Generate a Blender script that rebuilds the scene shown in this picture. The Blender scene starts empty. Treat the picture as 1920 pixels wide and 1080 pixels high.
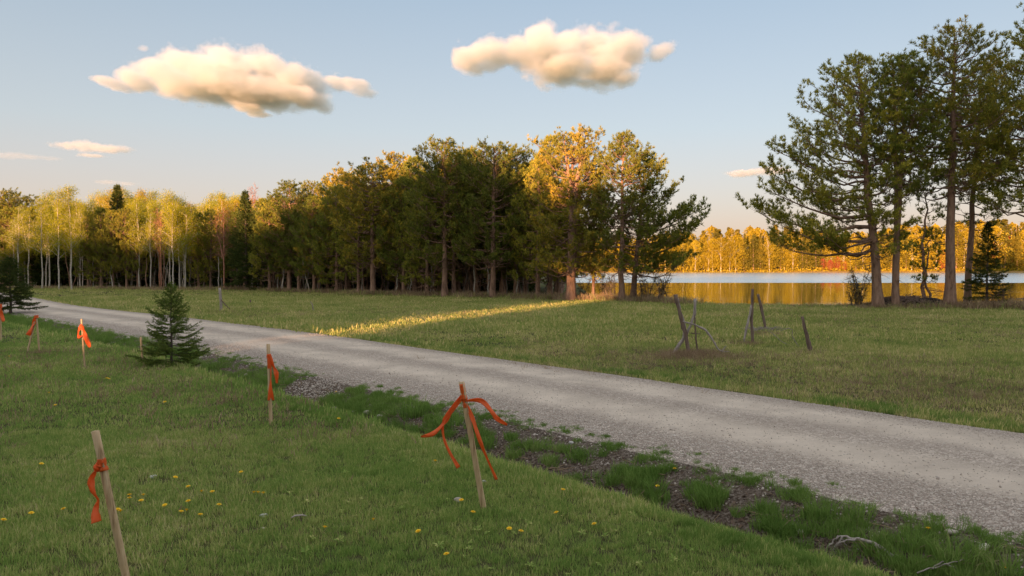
import bpy, math, random
import numpy as np

# ------------------------------------------------------------------ camera, sky, sun, exposure
scene = bpy.context.scene
COL = scene.collection
F = 1478.0                      # focal length in photo pixels (1920 wide)
CAMH = 2.4
PITCH = math.radians(1.667)
cam_d = bpy.data.cameras.new('camera')
cam = bpy.data.objects.new('camera', cam_d)
COL.objects.link(cam)
cam_d.sensor_width = 36.0
cam_d.lens = 36.0 * F / 1920.0
cam_d.clip_start = 0.1
cam_d.clip_end = 20000
cam.location = (0, 0, CAMH)
cam.rotation_euler = (math.pi / 2 - PITCH, 0, 0)
scene.camera = cam

SUN_AZ = math.radians(25.5)     # light travels forward and to the right
SUN_EL = math.radians(5.0)
EXPO = 1.93
world = bpy.data.worlds.new('World')
scene.world = world
world.use_nodes = True
wt = world.node_tree
bg = wt.nodes['Background']
sky = wt.nodes.new('ShaderNodeTexSky')
sky.sky_type = 'NISHITA'
sky.sun_disc = False
sky.sun_elevation = math.radians(6.0)
sky.sun_rotation = math.pi + SUN_AZ
sky.air_density = 0.7
sky.dust_density = 2.5
sky.ozone_density = 1.5
tc = wt.nodes.new('ShaderNodeTexCoord')
sp = wt.nodes.new('ShaderNodeSeparateXYZ')
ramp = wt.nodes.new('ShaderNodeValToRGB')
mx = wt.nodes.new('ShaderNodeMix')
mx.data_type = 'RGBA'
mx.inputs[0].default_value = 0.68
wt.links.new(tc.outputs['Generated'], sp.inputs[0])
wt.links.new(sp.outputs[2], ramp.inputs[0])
cr = ramp.color_ramp
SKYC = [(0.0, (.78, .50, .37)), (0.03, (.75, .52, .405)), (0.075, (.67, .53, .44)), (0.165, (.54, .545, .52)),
        (0.32, (.385, .45, .50)), (0.55, (.66, .68, .68)), (1.0, (.88, .88, .86))]  # stops above the view brightened to lift ambient light on the ground
while len(cr.elements) < len(SKYC):
    cr.elements.new(0.5)
for e, (p, c) in zip(cr.elements, SKYC):
    e.position = p
for e, (p, c) in zip(cr.elements, SKYC):
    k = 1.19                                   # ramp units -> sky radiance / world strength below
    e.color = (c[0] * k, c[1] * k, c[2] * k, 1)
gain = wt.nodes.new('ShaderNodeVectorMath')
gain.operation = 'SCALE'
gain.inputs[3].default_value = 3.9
wt.links.new(ramp.outputs[0], gain.inputs[0])
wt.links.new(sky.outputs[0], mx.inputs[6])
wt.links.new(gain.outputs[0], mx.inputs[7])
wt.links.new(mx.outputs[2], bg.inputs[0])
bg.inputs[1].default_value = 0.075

sun_d = bpy.data.lights.new('sun', 'SUN')
sun_d.energy = 4.3
sun_d.angle = math.radians(0.5)
sun_d.color = (1.0, 0.54, 0.27)
sun = bpy.data.objects.new('sun', sun_d)
COL.objects.link(sun)
sun.location = (-40, -80, 60)
sun.rotation_euler = (math.pi / 2 - SUN_EL, 0, -SUN_AZ)
vs = scene.view_settings
vs.view_transform = 'Standard'
vs.look = 'None'
vs.exposure = EXPO
vs.gamma = 1
vs.use_curve_mapping = False
scene.cycles.volume_bounces = 3
scene.cycles.max_bounces = 8
scene.cycles.diffuse_bounces = 3
scene.cycles.transparent_max_bounces = 8
scene.cycles.use_denoising = True
scene.cycles.sample_clamp_indirect = 6

# ------------------------------------------------------------------ pixel <-> world
def ray(px, py):
    a = (540 - py) / F
    c, s = math.cos(PITCH), math.sin(PITCH)
    return np.array([(px - 960) / F, c + a * s, -s + a * c])

def at(px, py, depth):
    """world point seen at a photo pixel, at the given distance ahead (y)"""
    r = ray(px, py)
    return np.array([0, 0, CAMH]) + r * (depth / r[1])

# ------------------------------------------------------------------ terrain
DIRS = np.array([-.647, .762])
DIRN = np.array([.762, .647])
def bend(s):
    s = np.asarray(s, float)
    return -np.clip((s - 24) * .075, 0, 2.2) + .10 * np.sin(s * .21) * np.clip(s / 20, 0, 1)

def noise2(x, y, seed=0):
    v = 0
    r = np.random.RandomState(seed)
    for k in range(7):
        a = r.rand() * 6.28
        f = 1.0 * 1.6 ** k * .35
        v = v + np.sin((x * math.cos(a) + y * math.sin(a)) * f + r.rand() * 6.28) / (1.25 ** k)
    return v / 3

def sn(x, y):
    s = x * DIRS[0] + y * DIRS[1]
    n = x * DIRN[0] + y * DIRN[1]
    return s, n - bend(s)

YL = ([-9, 2, 8, 9.2, 10.5, 12, 16, 25, 40, 140], [60, 58, 55, 51, 48.5, 47, 45, 43.8, 42.5, 39])
def lake_d(x, y):
    yl = np.interp(x, *YL)
    xb = 2.2 + (y - 58) * .058
    return np.minimum(y - yl, x - xb)

NP = [-300, 0, 5.95, 6.15, 6.4, 6.62, 6.85, 7.3, 7.8, 8.1, 8.5, 10.5, 12.5, 13.0, 13.5, 14.1, 15.5, 18, 300]
ZP = [0, 0, 0, -.05, -.26, -.43, -.42, -.24, -.08, -.03, 0, .05, 0, -.03, -.10, -.12, -.03, 0, 0]
def height(x, y):
    x = np.asarray(x, float); y = np.asarray(y, float)
    s, n = sn(x, y)
    z = np.interp(n, NP, ZP)
    d = lake_d(x, y)
    z = z - np.clip(d, 0, 9) * .2
    inroad = np.clip((np.minimum(n - 6.6, 13.2 - n)) * 2, 0, 1)
    fade = np.clip((np.hypot(x, y) - 3) / 10, .3, 1)
    z = z + noise2(x * .22, y * .22, 3) * .045 * (1 - inroad) * fade
    z = z + noise2(x * 2.2, y * 2.2, 5) * .012 * (1 - inroad)
    bank = np.clip(1 - np.abs(n - 7.2) / .9, 0, 1)
    z = z + noise2(x * 3.1, y * 3.1, 8) * .05 * bank
    # forest floor rises slightly behind the pines
    return z

def hz(x, y):
    return float(height(x, y))

def ground_at(px, py):
    """where the ray through a photo pixel meets the terrain"""
    r = ray(px, py)
    t = CAMH / max(-r[2], .006)
    for _ in range(30):
        p = r * t
        z = hz(p[0], p[1])
        t2 = (CAMH - z) / max(-r[2], .006)
        if abs(t2 - t) < .005:
            break
        t = .5 * t + .5 * t2
    p = r * t
    return np.array([p[0], p[1], hz(p[0], p[1])])

# ------------------------------------------------------------------ mesh helpers
class MB:
    def __init__(self):
        self.v = []; self.t = []; self.q = []; self.n = 0
    def add(self, v, tris=None, quads=None):
        v = np.asarray(v, float).reshape(-1, 3)
        if tris is not None and len(tris): self.t.append(np.asarray(tris, int).reshape(-1, 3) + self.n)
        if quads is not None and len(quads): self.q.append(np.asarray(quads, int).reshape(-1, 4) + self.n)
        self.v.append(v); self.n += len(v)
        return self
    def mesh(self, name, mat, smooth=False):
        me = bpy.data.meshes.new(name)
        V = np.concatenate(self.v).astype(np.float32)
        T = np.concatenate(self.t) if self.t else np.zeros((0, 3), int)
        Q = np.concatenate(self.q) if self.q else np.zeros((0, 4), int)
        me.vertices.add(len(V)); me.vertices.foreach_set('co', V.ravel())
        li = np.concatenate([T.ravel(), Q.ravel()]).astype(np.int32)
        me.loops.add(len(li)); me.loops.foreach_set('vertex_index', li)
        npoly = len(T) + len(Q)
        me.polygons.add(npoly)
        st = np.concatenate([np.arange(len(T)) * 3, len(T) * 3 + np.arange(len(Q)) * 4]).astype(np.int32)
        me.polygons.foreach_set('loop_start', st)
        if smooth:
            me.polygons.foreach_set('use_smooth', np.ones(npoly, bool))
        me.update(calc_edges=True)
        me.validate()
        if mat: me.materials.append(mat)
        return me

def link(name, me, parent=None, loc=None):
    o = bpy.data.objects.new(name, me)
    COL.objects.link(o)
    if parent: o.parent = parent
    if loc is not None: o.location = [float(c) for c in loc]
    return o

def props(o, label=None, cat=None, group=None, kind=None):
    if label: o['label'] = label
    if cat: o['category'] = cat
    if group: o['group'] = group
    if kind: o['kind'] = kind
    return o

def empty(name, loc, label=None, cat=None, group=None, rz=0, sc=1):
    o = bpy.data.objects.new(name, None)
    COL.objects.link(o)
    o.location = [float(c) for c in loc]
    o.rotation_euler = (0, 0, rz)
    o.scale = (sc, sc, sc) if not hasattr(sc, '__len__') else sc
    o.empty_display_size = .3
    return props(o, label, cat, group)

def tube(mb, pts, rad, k=6, cap=False, squash=None):
    pts = np.asarray(pts, float); n = len(pts)
    rad = np.broadcast_to(np.asarray(rad, float), (n,))
    d = np.gradient(pts, axis=0)
    d /= np.linalg.norm(d, axis=1, keepdims=True) + 1e-9
    m = d.mean(0)
    ref = np.array([0, 0, 1.]) if abs(m[2]) < .8 * np.linalg.norm(m) + 1e-9 else np.array([0, 1., 0])
    a = np.cross(d, ref); a /= np.linalg.norm(a, axis=1, keepdims=True) + 1e-9
    b = np.cross(d, a)
    th = np.arange(k) * 2 * math.pi / k
    sq = squash or 1.0
    ring = (a[:, None, :] * np.cos(th)[None, :, None] + b[:, None, :] * np.sin(th)[None, :, None] * sq) * rad[:, None, None] + pts[:, None, :]
    i = np.arange(n - 1)[:, None] * k; j = np.arange(k)[None, :]; j2 = (j + 1) % k
    q = np.stack([i + j, i + j2, i + k + j2, i + k + j], -1).reshape(-1, 4)
    v = ring.reshape(-1, 3)
    tr = None
    if cap:
        v = np.vstack([v, pts[0], pts[-1]])
        c0, c1 = n * k, n * k + 1
        jj = np.arange(k); jn = (jj + 1) % k
        tr = np.vstack([np.stack([np.full(k, c0), jn, jj], -1), np.stack([np.full(k, c1), (n - 1) * k + jj, (n - 1) * k + jn], -1)])
    mb.add(v, tr, q)

def blades(mb, rs, cen, axis, K, length, width, spread=.8, up=.2):
    """K thin triangles round each centre, fanning about its axis: needle tufts"""
    cen = np.asarray(cen, float); N = len(cen)
    if N == 0: return
    axis = np.asarray(axis, float)
    d = axis[:, None, :] + rs.normal(size=(N, K, 3)) * spread + np.array([0, 0, up])
    d /= np.linalg.norm(d, axis=2, keepdims=True) + 1e-9
    L = length * rs.uniform(.65, 1.2, (N, K, 1))
    side = np.cross(d, rs.normal(size=(N, K, 3)))
    side /= np.linalg.norm(side, axis=2, keepdims=True) + 1e-9
    w = width * rs.uniform(.7, 1.3, (N, K, 1))
    c = cen[:, None, :] + d * L * .05
    p0 = c + side * w * .5; p1 = c - side * w * .5; p2 = c + d * L
    # a blunt blade: quad narrowing towards the tip
    p3 = p2 + side * w * .22; p4 = p2 - side * w * .22
    v = np.stack([p1, p0, p3, p4], 2).reshape(-1, 3)
    q = np.arange(N * K * 4).reshape(-1, 4)
    mb.add(v, None, q)

def leaves(mb, rs, cen, size):
    N = len(cen)
    a = rs.normal(size=(N, 3)); a /= np.linalg.norm(a, axis=1, keepdims=True)
    b = np.cross(a, rs.normal(size=(N, 3))); b /= np.linalg.norm(b, axis=1, keepdims=True)
    s = size * rs.uniform(.6, 1.3, (N, 1))
    v = np.stack([cen - a * s * .5, cen + b * s * .35, cen + a * s * .5, cen - b * s * .35], 1).reshape(-1, 3)
    mb.add(v, None, np.arange(N * 4).reshape(-1, 4))

def ico(sub=1):
    t = (1 + 5 ** .5) / 2
    v = [(-1, t, 0), (1, t, 0), (-1, -t, 0), (1, -t, 0), (0, -1, t), (0, 1, t), (0, -1, -t), (0, 1, -t), (t, 0, -1), (t, 0, 1), (-t, 0, -1), (-t, 0, 1)]
    f = [(0, 11, 5), (0, 5, 1), (0, 1, 7), (0, 7, 10), (0, 10, 11), (1, 5, 9), (5, 11, 4), (11, 10, 2), (10, 7, 6), (7, 1, 8),
         (3, 9, 4), (3, 4, 2), (3, 2, 6), (3, 6, 8), (3, 8, 9), (4, 9, 5), (2, 4, 11), (6, 2, 10), (8, 6, 7), (9, 8, 1)]
    v = [np.array(p) / np.linalg.norm(p) for p in v]
    for _ in range(sub):
        cache = {}; nf = []
        def mid(a, b):
            key = (min(a, b), max(a, b))
            if key not in cache:
                m = v[a] + v[b]; v.append(m / np.linalg.norm(m)); cache[key] = len(v) - 1
            return cache[key]
        for a, b, c in f:
            ab, bc, ca = mid(a, b), mid(b, c), mid(c, a)
            nf += [(a, ab, ca), (b, bc, ab), (c, ca, bc), (ab, bc, ca)]
        f = nf
    return np.array(v), np.array(f)

def rock_mesh(name, mat, seed, size=(1, .8, .5), sub=2, rough=.22):
    v, f = ico(sub)
    rs = np.random.RandomState(seed)
    k = rs.normal(size=(9, 3)) * 1.6; ph = rs.rand(9) * 6.28
    d = 1 + rough * sum(np.sin(v @ k[i] + ph[i]) for i in range(9)) / 3
    mb = MB(); mb.add(v * d[:, None] * np.array(size), f)
    return mb.mesh(name, mat)

# ------------------------------------------------------------------ materials
def new_mat(name):
    m = bpy.data.materials.new(name); m.use_nodes = True
    nt = m.node_tree
    return m, nt, nt.nodes['Principled BSDF'], nt.nodes['Material Output']

def N(nt, typ, **kw):
    n = nt.nodes.new(typ)
    for k, v in kw.items():
        setattr(n, k, v)
    return n

def noise_node(nt, scale, detail=4, rough=.55, coord=None, vec=None):
    n = N(nt, 'ShaderNodeTexNoise')
    n.inputs['Scale'].default_value = scale
    n.inputs['Detail'].default_value = detail
    n.inputs['Roughness'].default_value = rough
    if vec is None:
        g = N(nt, 'ShaderNodeNewGeometry'); vec = g.outputs['Position']
    if coord:
        mp = N(nt, 'ShaderNodeMapping'); mp.inputs['Scale'].default_value = coord
        nt.links.new(vec, mp.inputs[0]); vec = mp.outputs[0]
    nt.links.new(vec, n.inputs['Vector'])
    return n.outputs['Fac']

def cramp(nt, fac, stops, interp='LINEAR'):
    r = N(nt, 'ShaderNodeValToRGB')
    r.color_ramp.interpolation = interp
    while len(r.color_ramp.elements) < len(stops): r.color_ramp.elements.new(.5)
    for e, (p, c) in zip(r.color_ramp.elements, stops):
        e.position = p
    for e, (p, c) in zip(r.color_ramp.elements, stops):
        e.color = (c, c, c, 1) if not hasattr(c, '__len__') else (*c, 1)
    nt.links.new(fac, r.inputs[0])
    return r.outputs[0]

def mixc(nt, fac, a, b, blend='MIX'):
    m = N(nt, 'ShaderNodeMix', data_type='RGBA', blend_type=blend)
    for sock, v in ((m.inputs[0], fac), (m.inputs[6], a), (m.inputs[7], b)):
        if hasattr(v, 'is_output') or isinstance(v, bpy.types.NodeSocket): nt.links.new(v, sock)
        elif hasattr(v, '__len__'): sock.default_value = (*v, 1)
        else: sock.default_value = v
    return m.outputs[2]

def mathn(nt, op, a, b=None, clamp=False):
    m = N(nt, 'ShaderNodeMath', operation=op, use_clamp=clamp)
    for sock, v in ((m.inputs[0], a), (m.inputs[1], b)):
        if v is None: continue
        if isinstance(v, bpy.types.NodeSocket): nt.links.new(v, sock)
        else: sock.default_value = v
    return m.outputs[0]

def bump(nt, bsdf, h, strength=.5, dist=.02):
    b = N(nt, 'ShaderNodeBump'); b.inputs['Strength'].default_value = strength; b.inputs['Distance'].default_value = dist
    nt.links.new(h, b.inputs['Height']); nt.links.new(b.outputs[0], bsdf.inputs['Normal'])
    return b

def leaf_mat(name, stops, transl=.35, tint=1.0, nscale=.6, rough=.6, vary=.45):
    """foliage: colour varies per leaf, per clump and per plant; part of the light passes through"""
    m, nt, bs, out = new_mat(name)
    g = N(nt, 'ShaderNodeNewGeometry')
    oi = N(nt, 'ShaderNodeObjectInfo')
    n = noise_node(nt, nscale, 3)
    a = mathn(nt, 'MULTIPLY', g.outputs['Random Per Island'], vary)
    b = mathn(nt, 'MULTIPLY', n, .75)
    c = mathn(nt, 'ADD', a, b)
    d = mathn(nt, 'ADD', c, mathn(nt, 'MULTIPLY', mathn(nt, 'SUBTRACT', oi.outputs['Random'], .5), .35))
    d = mathn(nt, 'SUBTRACT', d, .1 - (.45 - vary) * .5, True)
    col = cramp(nt, d, stops)
    nt.nodes.remove(bs)
    df = N(nt, 'ShaderNodeBsdfDiffuse'); tr = N(nt, 'ShaderNodeBsdfTranslucent'); gl = N(nt, 'ShaderNodeBsdfGlossy')
    nt.links.new(col, df.inputs[0]); nt.links.new(col, tr.inputs[0])
    gl.inputs['Roughness'].default_value = rough
    gl.inputs[0].default_value = (.5, .5, .5, 1)
    ms = N(nt, 'ShaderNodeMixShader'); ms.inputs[0].default_value = transl
    nt.links.new(df.outputs[0], ms.inputs[1]); nt.links.new(tr.outputs[0], ms.inputs[2])
    m2 = N(nt, 'ShaderNodeMixShader'); m2.inputs[0].default_value = .02
    nt.links.new(ms.outputs[0], m2.inputs[1]); nt.links.new(gl.outputs[0], m2.inputs[2])
    nt.links.new(m2.outputs[0], out.inputs[0])
    return m

def wood_mat(name, c1, c2, scale=6, stretch=(1, 1, .15), bumpd=.01, dark=(.02, .015, .012), local=True):
    m, nt, bs, out = new_mat(name)
    t = N(nt, 'ShaderNodeTexCoord')
    vec = t.outputs['Object']
    n = noise_node(nt, scale, 5, .65, stretch, vec)
    n2 = noise_node(nt, scale * .3, 3, .5, None, vec)
    col = cramp(nt, n, [(.3, dark), (.45, c1), (.7, c2)])
    col = mixc(nt, mathn(nt, 'MULTIPLY', n2, .6), col, tuple(v * .6 for v in c1))
    nt.links.new(col, bs.inputs['Base Color'])
    bs.inputs['Roughness'].default_value = .9
    bs.inputs['Specular IOR Level'].default_value = .2
    bump(nt, bs, n, .8, bumpd)
    return m

# needles / leaves
M_PINE = leaf_mat('pine_needles', [(0, (0.072, 0.094, 0.023)), (.45, (0.173, 0.199, 0.033)), (.8, (0.434, 0.337, 0.045)), (1, (0.870, 0.514, 0.064))], .22, nscale=.9)
M_PINE_D = leaf_mat('dark_pine_needles', [(0, (0.082, 0.117, 0.025)), (.5, (0.216, 0.242, 0.038)), (1, (0.701, 0.549, 0.070))], .2, nscale=.9)
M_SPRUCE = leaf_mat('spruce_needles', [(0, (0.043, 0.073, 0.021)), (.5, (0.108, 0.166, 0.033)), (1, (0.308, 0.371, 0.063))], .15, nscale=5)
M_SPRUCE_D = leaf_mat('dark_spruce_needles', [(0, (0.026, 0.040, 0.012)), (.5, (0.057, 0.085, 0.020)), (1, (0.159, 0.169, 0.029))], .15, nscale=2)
M_BIRCH = leaf_mat('birch_leaves', [(0, (0.164, 0.208, 0.013)), (.5, (0.356, 0.353, 0.020)), (1, (0.595, 0.530, 0.040))], .5, nscale=.5)
M_GOLD = leaf_mat('golden_leaves', [(0, (0.209, 0.166, 0.017)), (.5, (0.420, 0.316, 0.024)), (1, (0.630, 0.495, 0.044))], .45, nscale=.25, vary=.18)
M_RED = leaf_mat('red_buds', [(0, (.25, .06, .03)), (.5, (.40, .10, .05)), (1, (.55, .2, .08))], .4, nscale=.6)
M_FARPINE = leaf_mat('far_pine_needles', [(0, (0.059, 0.062, 0.012)), (.5, (0.140, 0.123, 0.017)), (1, (0.304, 0.222, 0.024))], .3, nscale=.15, vary=.2)
M_WOODS = leaf_mat('woods_foliage', [(0, (.015, .02, .006)), (.5, (.03, .045, .012)), (1, (.06, .07, .02))], .0, nscale=.3)
# bark
M_BARK = wood_mat('pine_bark', (.28, .17, .12), (.46, .30, .22), 7, (1, 1, .25), .03)
M_BARK_G = wood_mat('grey_bark', (.11, .085, .07), (.24, .19, .16), 7, (1, 1, .2), .02)
M_BARK_B = wood_mat('birch_bark', (.50, .45, .39), (.68, .63, .56), 5, (1, 1, 2.2), .004, (.05, .04, .035))
M_BARK_R = wood_mat('reddish_bark', (.36, .17, .11), (.5, .28, .2), 7, (1, 1, .3), .01)
M_DRIFT = wood_mat('weathered_wood', (.36, .30, .265), (.56, .50, .45), 22, (1, 1, .08), .006)
M_DRIFT_D = wood_mat('dark_weathered_wood', (.19, .13, .105), (.36, .27, .22), 22, (1, 1, .08), .008)
M_LATH = wood_mat('stake_wood', (.62, .43, .25), (.82, .64, .42), 30, (1, 1, .05), .0015, (.17, .09, .04))
# ------------------------------------------------------------------ tree builders (each returns trunk mesh, crown mesh; nominal height H)
def norm(v):
    v = np.asarray(v, float)
    return v / (np.linalg.norm(v, axis=-1, keepdims=True) + 1e-9)

def trunk_path(rs, H, lean, wob, n=12, flare=True):
    t = np.linspace(0, 1, n)
    px = lean[0] * t + np.cumsum(rs.normal(size=n)) * wob / n ** .5
    py = lean[1] * t + np.cumsum(rs.normal(size=n)) * wob / n ** .5
    px -= px[0]; py -= py[0]
    return np.stack([px, py, t * H - (0.25 * (t == 0))], 1)

def path_at(P, z):
    return np.array([np.interp(z, P[:, 2], P[:, 0]), np.interp(z, P[:, 2], P[:, 1]), z])

def pine_meshes(name, seed, H=10.5, r0=.2, cb=.3, R=2.6, step=.42, lean=(0, 0), wob=.12, needle=(.2, .034), K=9,
                bias=None, topround=2.4, tuft_gap=.2, stems=None, bark=None, leaf=None, dead=True, low_wide=1.0, density=1.0, limbs=()):
    rs = np.random.RandomState(seed)
    wood, crown = MB(), MB()
    stem_list = []
    P = trunk_path(rs, H, lean, wob)
    if stems:                                    # (fork height, [(dx, dy, top height, radius share), ...])
        fz, arms = stems
        lo = P[P[:, 2] <= fz]; base = np.vstack([lo, path_at(P, fz)])
        rr = r0 * (1 - .35 * base[:, 2].clip(0) / H); rr[0] *= 1.35
        tube(wood, base, rr, 9)
        for dx, dy, th, rshare in arms:
            tt = np.linspace(0, 1, 9)[:, None]
            b0 = path_at(P, fz)
            A = b0 + tt * np.array([dx, dy, th - fz]) + np.stack([np.cumsum(rs.normal(size=9)) * wob * .25] * 2 + [np.zeros(9)], 1) * (tt > .1)
            ra = r0 * rshare * (1 - tt[:, 0]) ** .8 + .015
            tube(wood, A, ra, 7)
            stem_list.append((A, th, rshare))
    else:
        t = np.linspace(0, 1, len(P))
        rr = r0 * (1 - t) ** .75 + .015; rr[0] *= 1.5; rr[1] *= 1.04
        tube(wood, P, rr, 9)
        stem_list.append((P, H, 1))
    low_stem = (base, stems[0]) if stems else None
    C, A = [], []
    def foliage_branch(p0, az, L, el, u, bare=.3, up=.35):
        n = 7
        s = np.linspace(0, 1, n)
        hd = np.array([math.cos(az), math.sin(az), 0])
        sidev = np.array([-hd[1], hd[0], 0])
        curve = rs.normal() * .12
        z = L * (math.tan(el) * s * (1 - .25 * s) + up * s ** 2.2 - .08 * np.sin(s * 3.1))
        B = p0 + hd * (L * s)[:, None] + sidev * (curve * L * s ** 2)[:, None] + np.array([0, 0, 1.]) * z[:, None]
        B[1:-1] += rs.normal(size=(n - 2, 3)) * .035 * L ** .5
        rb = (.012 + .017 * L) * (1 - s * .85)
        tube(wood, B, rb, 4)
        nt_ = max(4, int(L / .19))
        for k in range(nt_):
            q = bare + (1 - bare) * ((k + rs.rand()) / nt_) ** .75
            i = q * (n - 1); i0 = int(min(i, n - 2)); b = B[i0] + (B[i0 + 1] - B[i0]) * (i - i0)
            if rs.rand() > density: continue
            sgn = 1 if k % 2 else -1
            l = (L * .24 * (1.25 - .55 * q) + .20) * rs.uniform(.6, 1.25)
            td = norm(hd * rs.uniform(.35, .9) + sidev * sgn * rs.uniform(.4, 1.1) + np.array([0, 0, rs.uniform(.1, .8)]))
            tl = b + td * l * np.linspace(0, 1, 3)[:, None] + np.array([0, 0, 1]) * (np.linspace(0, 1, 3) ** 2 * l * .25)[:, None]
            tube(wood, tl, [.010, .007, .004], 3)
            m = max(3, int(l / tuft_gap * 1.3))
            f = 1 - (np.arange(m) / m) ** 1.7 * .55
            cc = b + td * l * f[:, None] + rs.normal(size=(m, 3)) * .05 + np.array([0, 0, 1]) * (f ** 2 * l * .25)[:, None]
            C.append(cc); A.append(np.repeat((td * .7 + np.array([0, 0, .5]))[None], m, 0))
        C.append(B[-1:]); A.append(norm(hd + [0, 0, .6])[None])
    if low_stem:                                 # boughs on the trunk below its fork
        z, az = cb * H, rs.rand() * 6.28
        while z < low_stem[1]:
            for _ in range(4):
                az += 2.4 + rs.normal() * .3
                foliage_branch(path_at(low_stem[0], z), az, R * rs.uniform(.5, .95), math.radians(rs.normal() * 9 - 2), 0, bare=.35, up=.18)
            z += step * 1.2
    for SP, SH, share in stem_list:
        zb = max(cb * H, SP[0, 2] + .3)
        z = zb
        az = rs.rand() * 6.28
        while z < SH * .985:
            u = (z - zb) / max(SH - zb, .1)
            prof = (1 - u ** topround) * (.72 + .28 * min(1, u * 2.5)) * (low_wide if u < .25 else 1) + .06
            nb = rs.randint(3, 6) if share == 1 else rs.randint(2, 4)
            for _ in range(nb):
                az += 2.39996 + rs.normal() * .25
                L = R * prof * rs.uniform(.62, 1.06) * (share ** .5)
                if bias:
                    L *= 1 + bias[1] * math.cos(az - bias[0]) * (1 - .75 * u)
                if L < .15: L = .15
                el = math.radians(-8 + 48 * u ** 1.2 + rs.normal() * 7)
                p0 = path_at(SP, min(z + rs.uniform(-.1, .1), SP[-1, 2]))
                foliage_branch(p0, az, L, el, u, bare=.50 * (1 - u) + .12, up=.26)
            z += step * 1.18 * rs.uniform(.6, 1.4) * (1 - .3 * u)
        top = path_at(SP, SP[-1, 2])
        C.append(top[None]); A.append(np.array([[0, 0, 1.]]))
    for (lz, laz, lL, lel) in limbs:
        foliage_branch(path_at(P, lz), laz, lL, math.radians(lel), .1, bare=.35, up=.1)
    if dead:
        for _ in range(int(9 * H / 10)):
            z = rs.uniform(.12 * H, max(cb, .2) * H + .8); a = rs.rand() * 6.28; L = rs.uniform(.4, 1.4)
            p0 = path_at(P, z); s = np.linspace(0, 1, 5)
            B = p0 + np.array([math.cos(a), math.sin(a), 0]) * (L * s)[:, None] + np.array([0, 0, 1]) * (L * (.1 * s - .35 * s ** 2))[:, None] + rs.normal(size=(5, 3)) * .03
            tube(wood, B, .022 * (1 - s * .8), 4)
            for _k in range(3):
                j = rs.randint(1, 4); e = B[j] + rs.normal(size=3) * .3
                tube(wood, np.array([B[j], (B[j] + e) / 2 + [0, 0, .03], e]), [.009, .006, .003], 3)
    C = np.concatenate(C); A = np.concatenate(A)
    blades(crown, rs, C + rs.normal(size=C.shape) * .05, A, K, needle[0], needle[1], .70, .35)
    return wood.mesh(name + '_trunk', bark or M_BARK, True), crown.mesh(name + '_crown', leaf or M_PINE)

def spruce_meshes(name, seed, H=9, r0=.12, R=1.6, step=.3, cb=.06, needle=(.16, .03), K=7, gap=.14, leaf=None, rag=.25, upturn=.25, nb=(5, 8)):
    rs = np.random.RandomState(seed)
    wood, crown = MB(), MB()
    P = trunk_path(rs, H, (0, 0), .03)
    t = np.linspace(0, 1, len(P)); rr = r0 * (1 - t) ** .9 + .008 * H / 9; rr[0] *= 1.3
    tube(wood, P, rr, 8)
    C, A = [], []
    z = cb * H; az = 0
    while z < H * .985:
        u = (z / H - cb) / (1 - cb)
        Rr = R * ((1 - u) ** .85) * (1 if u > .08 else .85) + .02 * H / 9
        for _ in range(rs.randint(*nb)):
            az += 2.39996 + rs.normal() * .3
            L = Rr * rs.uniform(1 - rag, 1 + rag)
            el = math.radians(-14 + 50 * u ** 1.5 + rs.normal() * 6)
            s = np.linspace(0, 1, 6)
            hd = np.array([math.cos(az), math.sin(az), 0]); sd = np.array([-hd[1], hd[0], 0])
            zz = L * (math.tan(el) * s + upturn * s ** 2)
            zc = z + rs.uniform(-.5, .5) * step
            B = path_at(P, max(zc, .02 * H)) + hd * (L * s)[:, None] + np.array([0, 0, 1]) * zz[:, None]
            B[1:] += rs.normal(size=(5, 3)) * .02 * L
            B[:, 2] = np.maximum(B[:, 2], .012 * H)
            tube(wood, B, (.006 * H / 9 + .008 * L) * (1 - s * .8), 4)
            def along(Q, l):
                m = max(2, int(l / gap))
                f = (np.arange(m) + rs.rand(m) * .6) / m
                idx = f * (len(Q) - 1); i0 = idx.astype(int).clip(0, len(Q) - 2)
                c = Q[i0] + (Q[i0 + 1] - Q[i0]) * (idx - i0)[:, None]
                d = norm(Q[-1] - Q[0])
                C.append(c); A.append(np.repeat(d[None], m, 0))
            along(B[1:], L * .85); C.append(B[-1:]); A.append(hd[None])
            ns = max(2, int(L / (gap * 1.15)))
            for k in range(ns):
                q = .18 + .8 * (k + rs.rand() * .7) / ns
                i = q * 5; i0 = min(int(i), 4); b = B[i0] + (B[i0 + 1] - B[i0]) * (i - i0)
                sg = 1 if k % 2 else -1
                l = L * .42 * (1.1 - q) * rs.uniform(.7, 1.2) + gap
                td = norm(hd * .75 + sd * sg * .75 + np.array([0, 0, rs.uniform(-.25, .18)]))
                Q = b + td * l * np.linspace(0, 1, 3)[:, None]
                Q[:, 2] = np.maximum(Q[:, 2], .012 * H)
                tube(wood, Q, [.003 * H / 9 + .002, .002, .001], 3)
                along(Q, l)
        z += step * rs.uniform(.8, 1.2) * (1 - .45 * u)
    C.append(P[-1:] + [0, 0, .01]); A.append(np.array([[0, 0, 1.]]))
    f = np.linspace(.8, 1, 12)[:, None]
    C.append(P[-1] * f + P[-3] * (1 - f) * 0 + [0, 0, 0]); A.append(np.repeat([[0, 0, 1.]], 12, 0))
    C = np.concatenate(C); A = np.concatenate(A)
    blades(crown, rs, C, A, K, needle[0], needle[1], .5, .05)
    return wood.mesh(name + '_trunk', M_BARK_G, True), crown.mesh(name + '_crown', leaf or M_SPRUCE_D)

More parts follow.
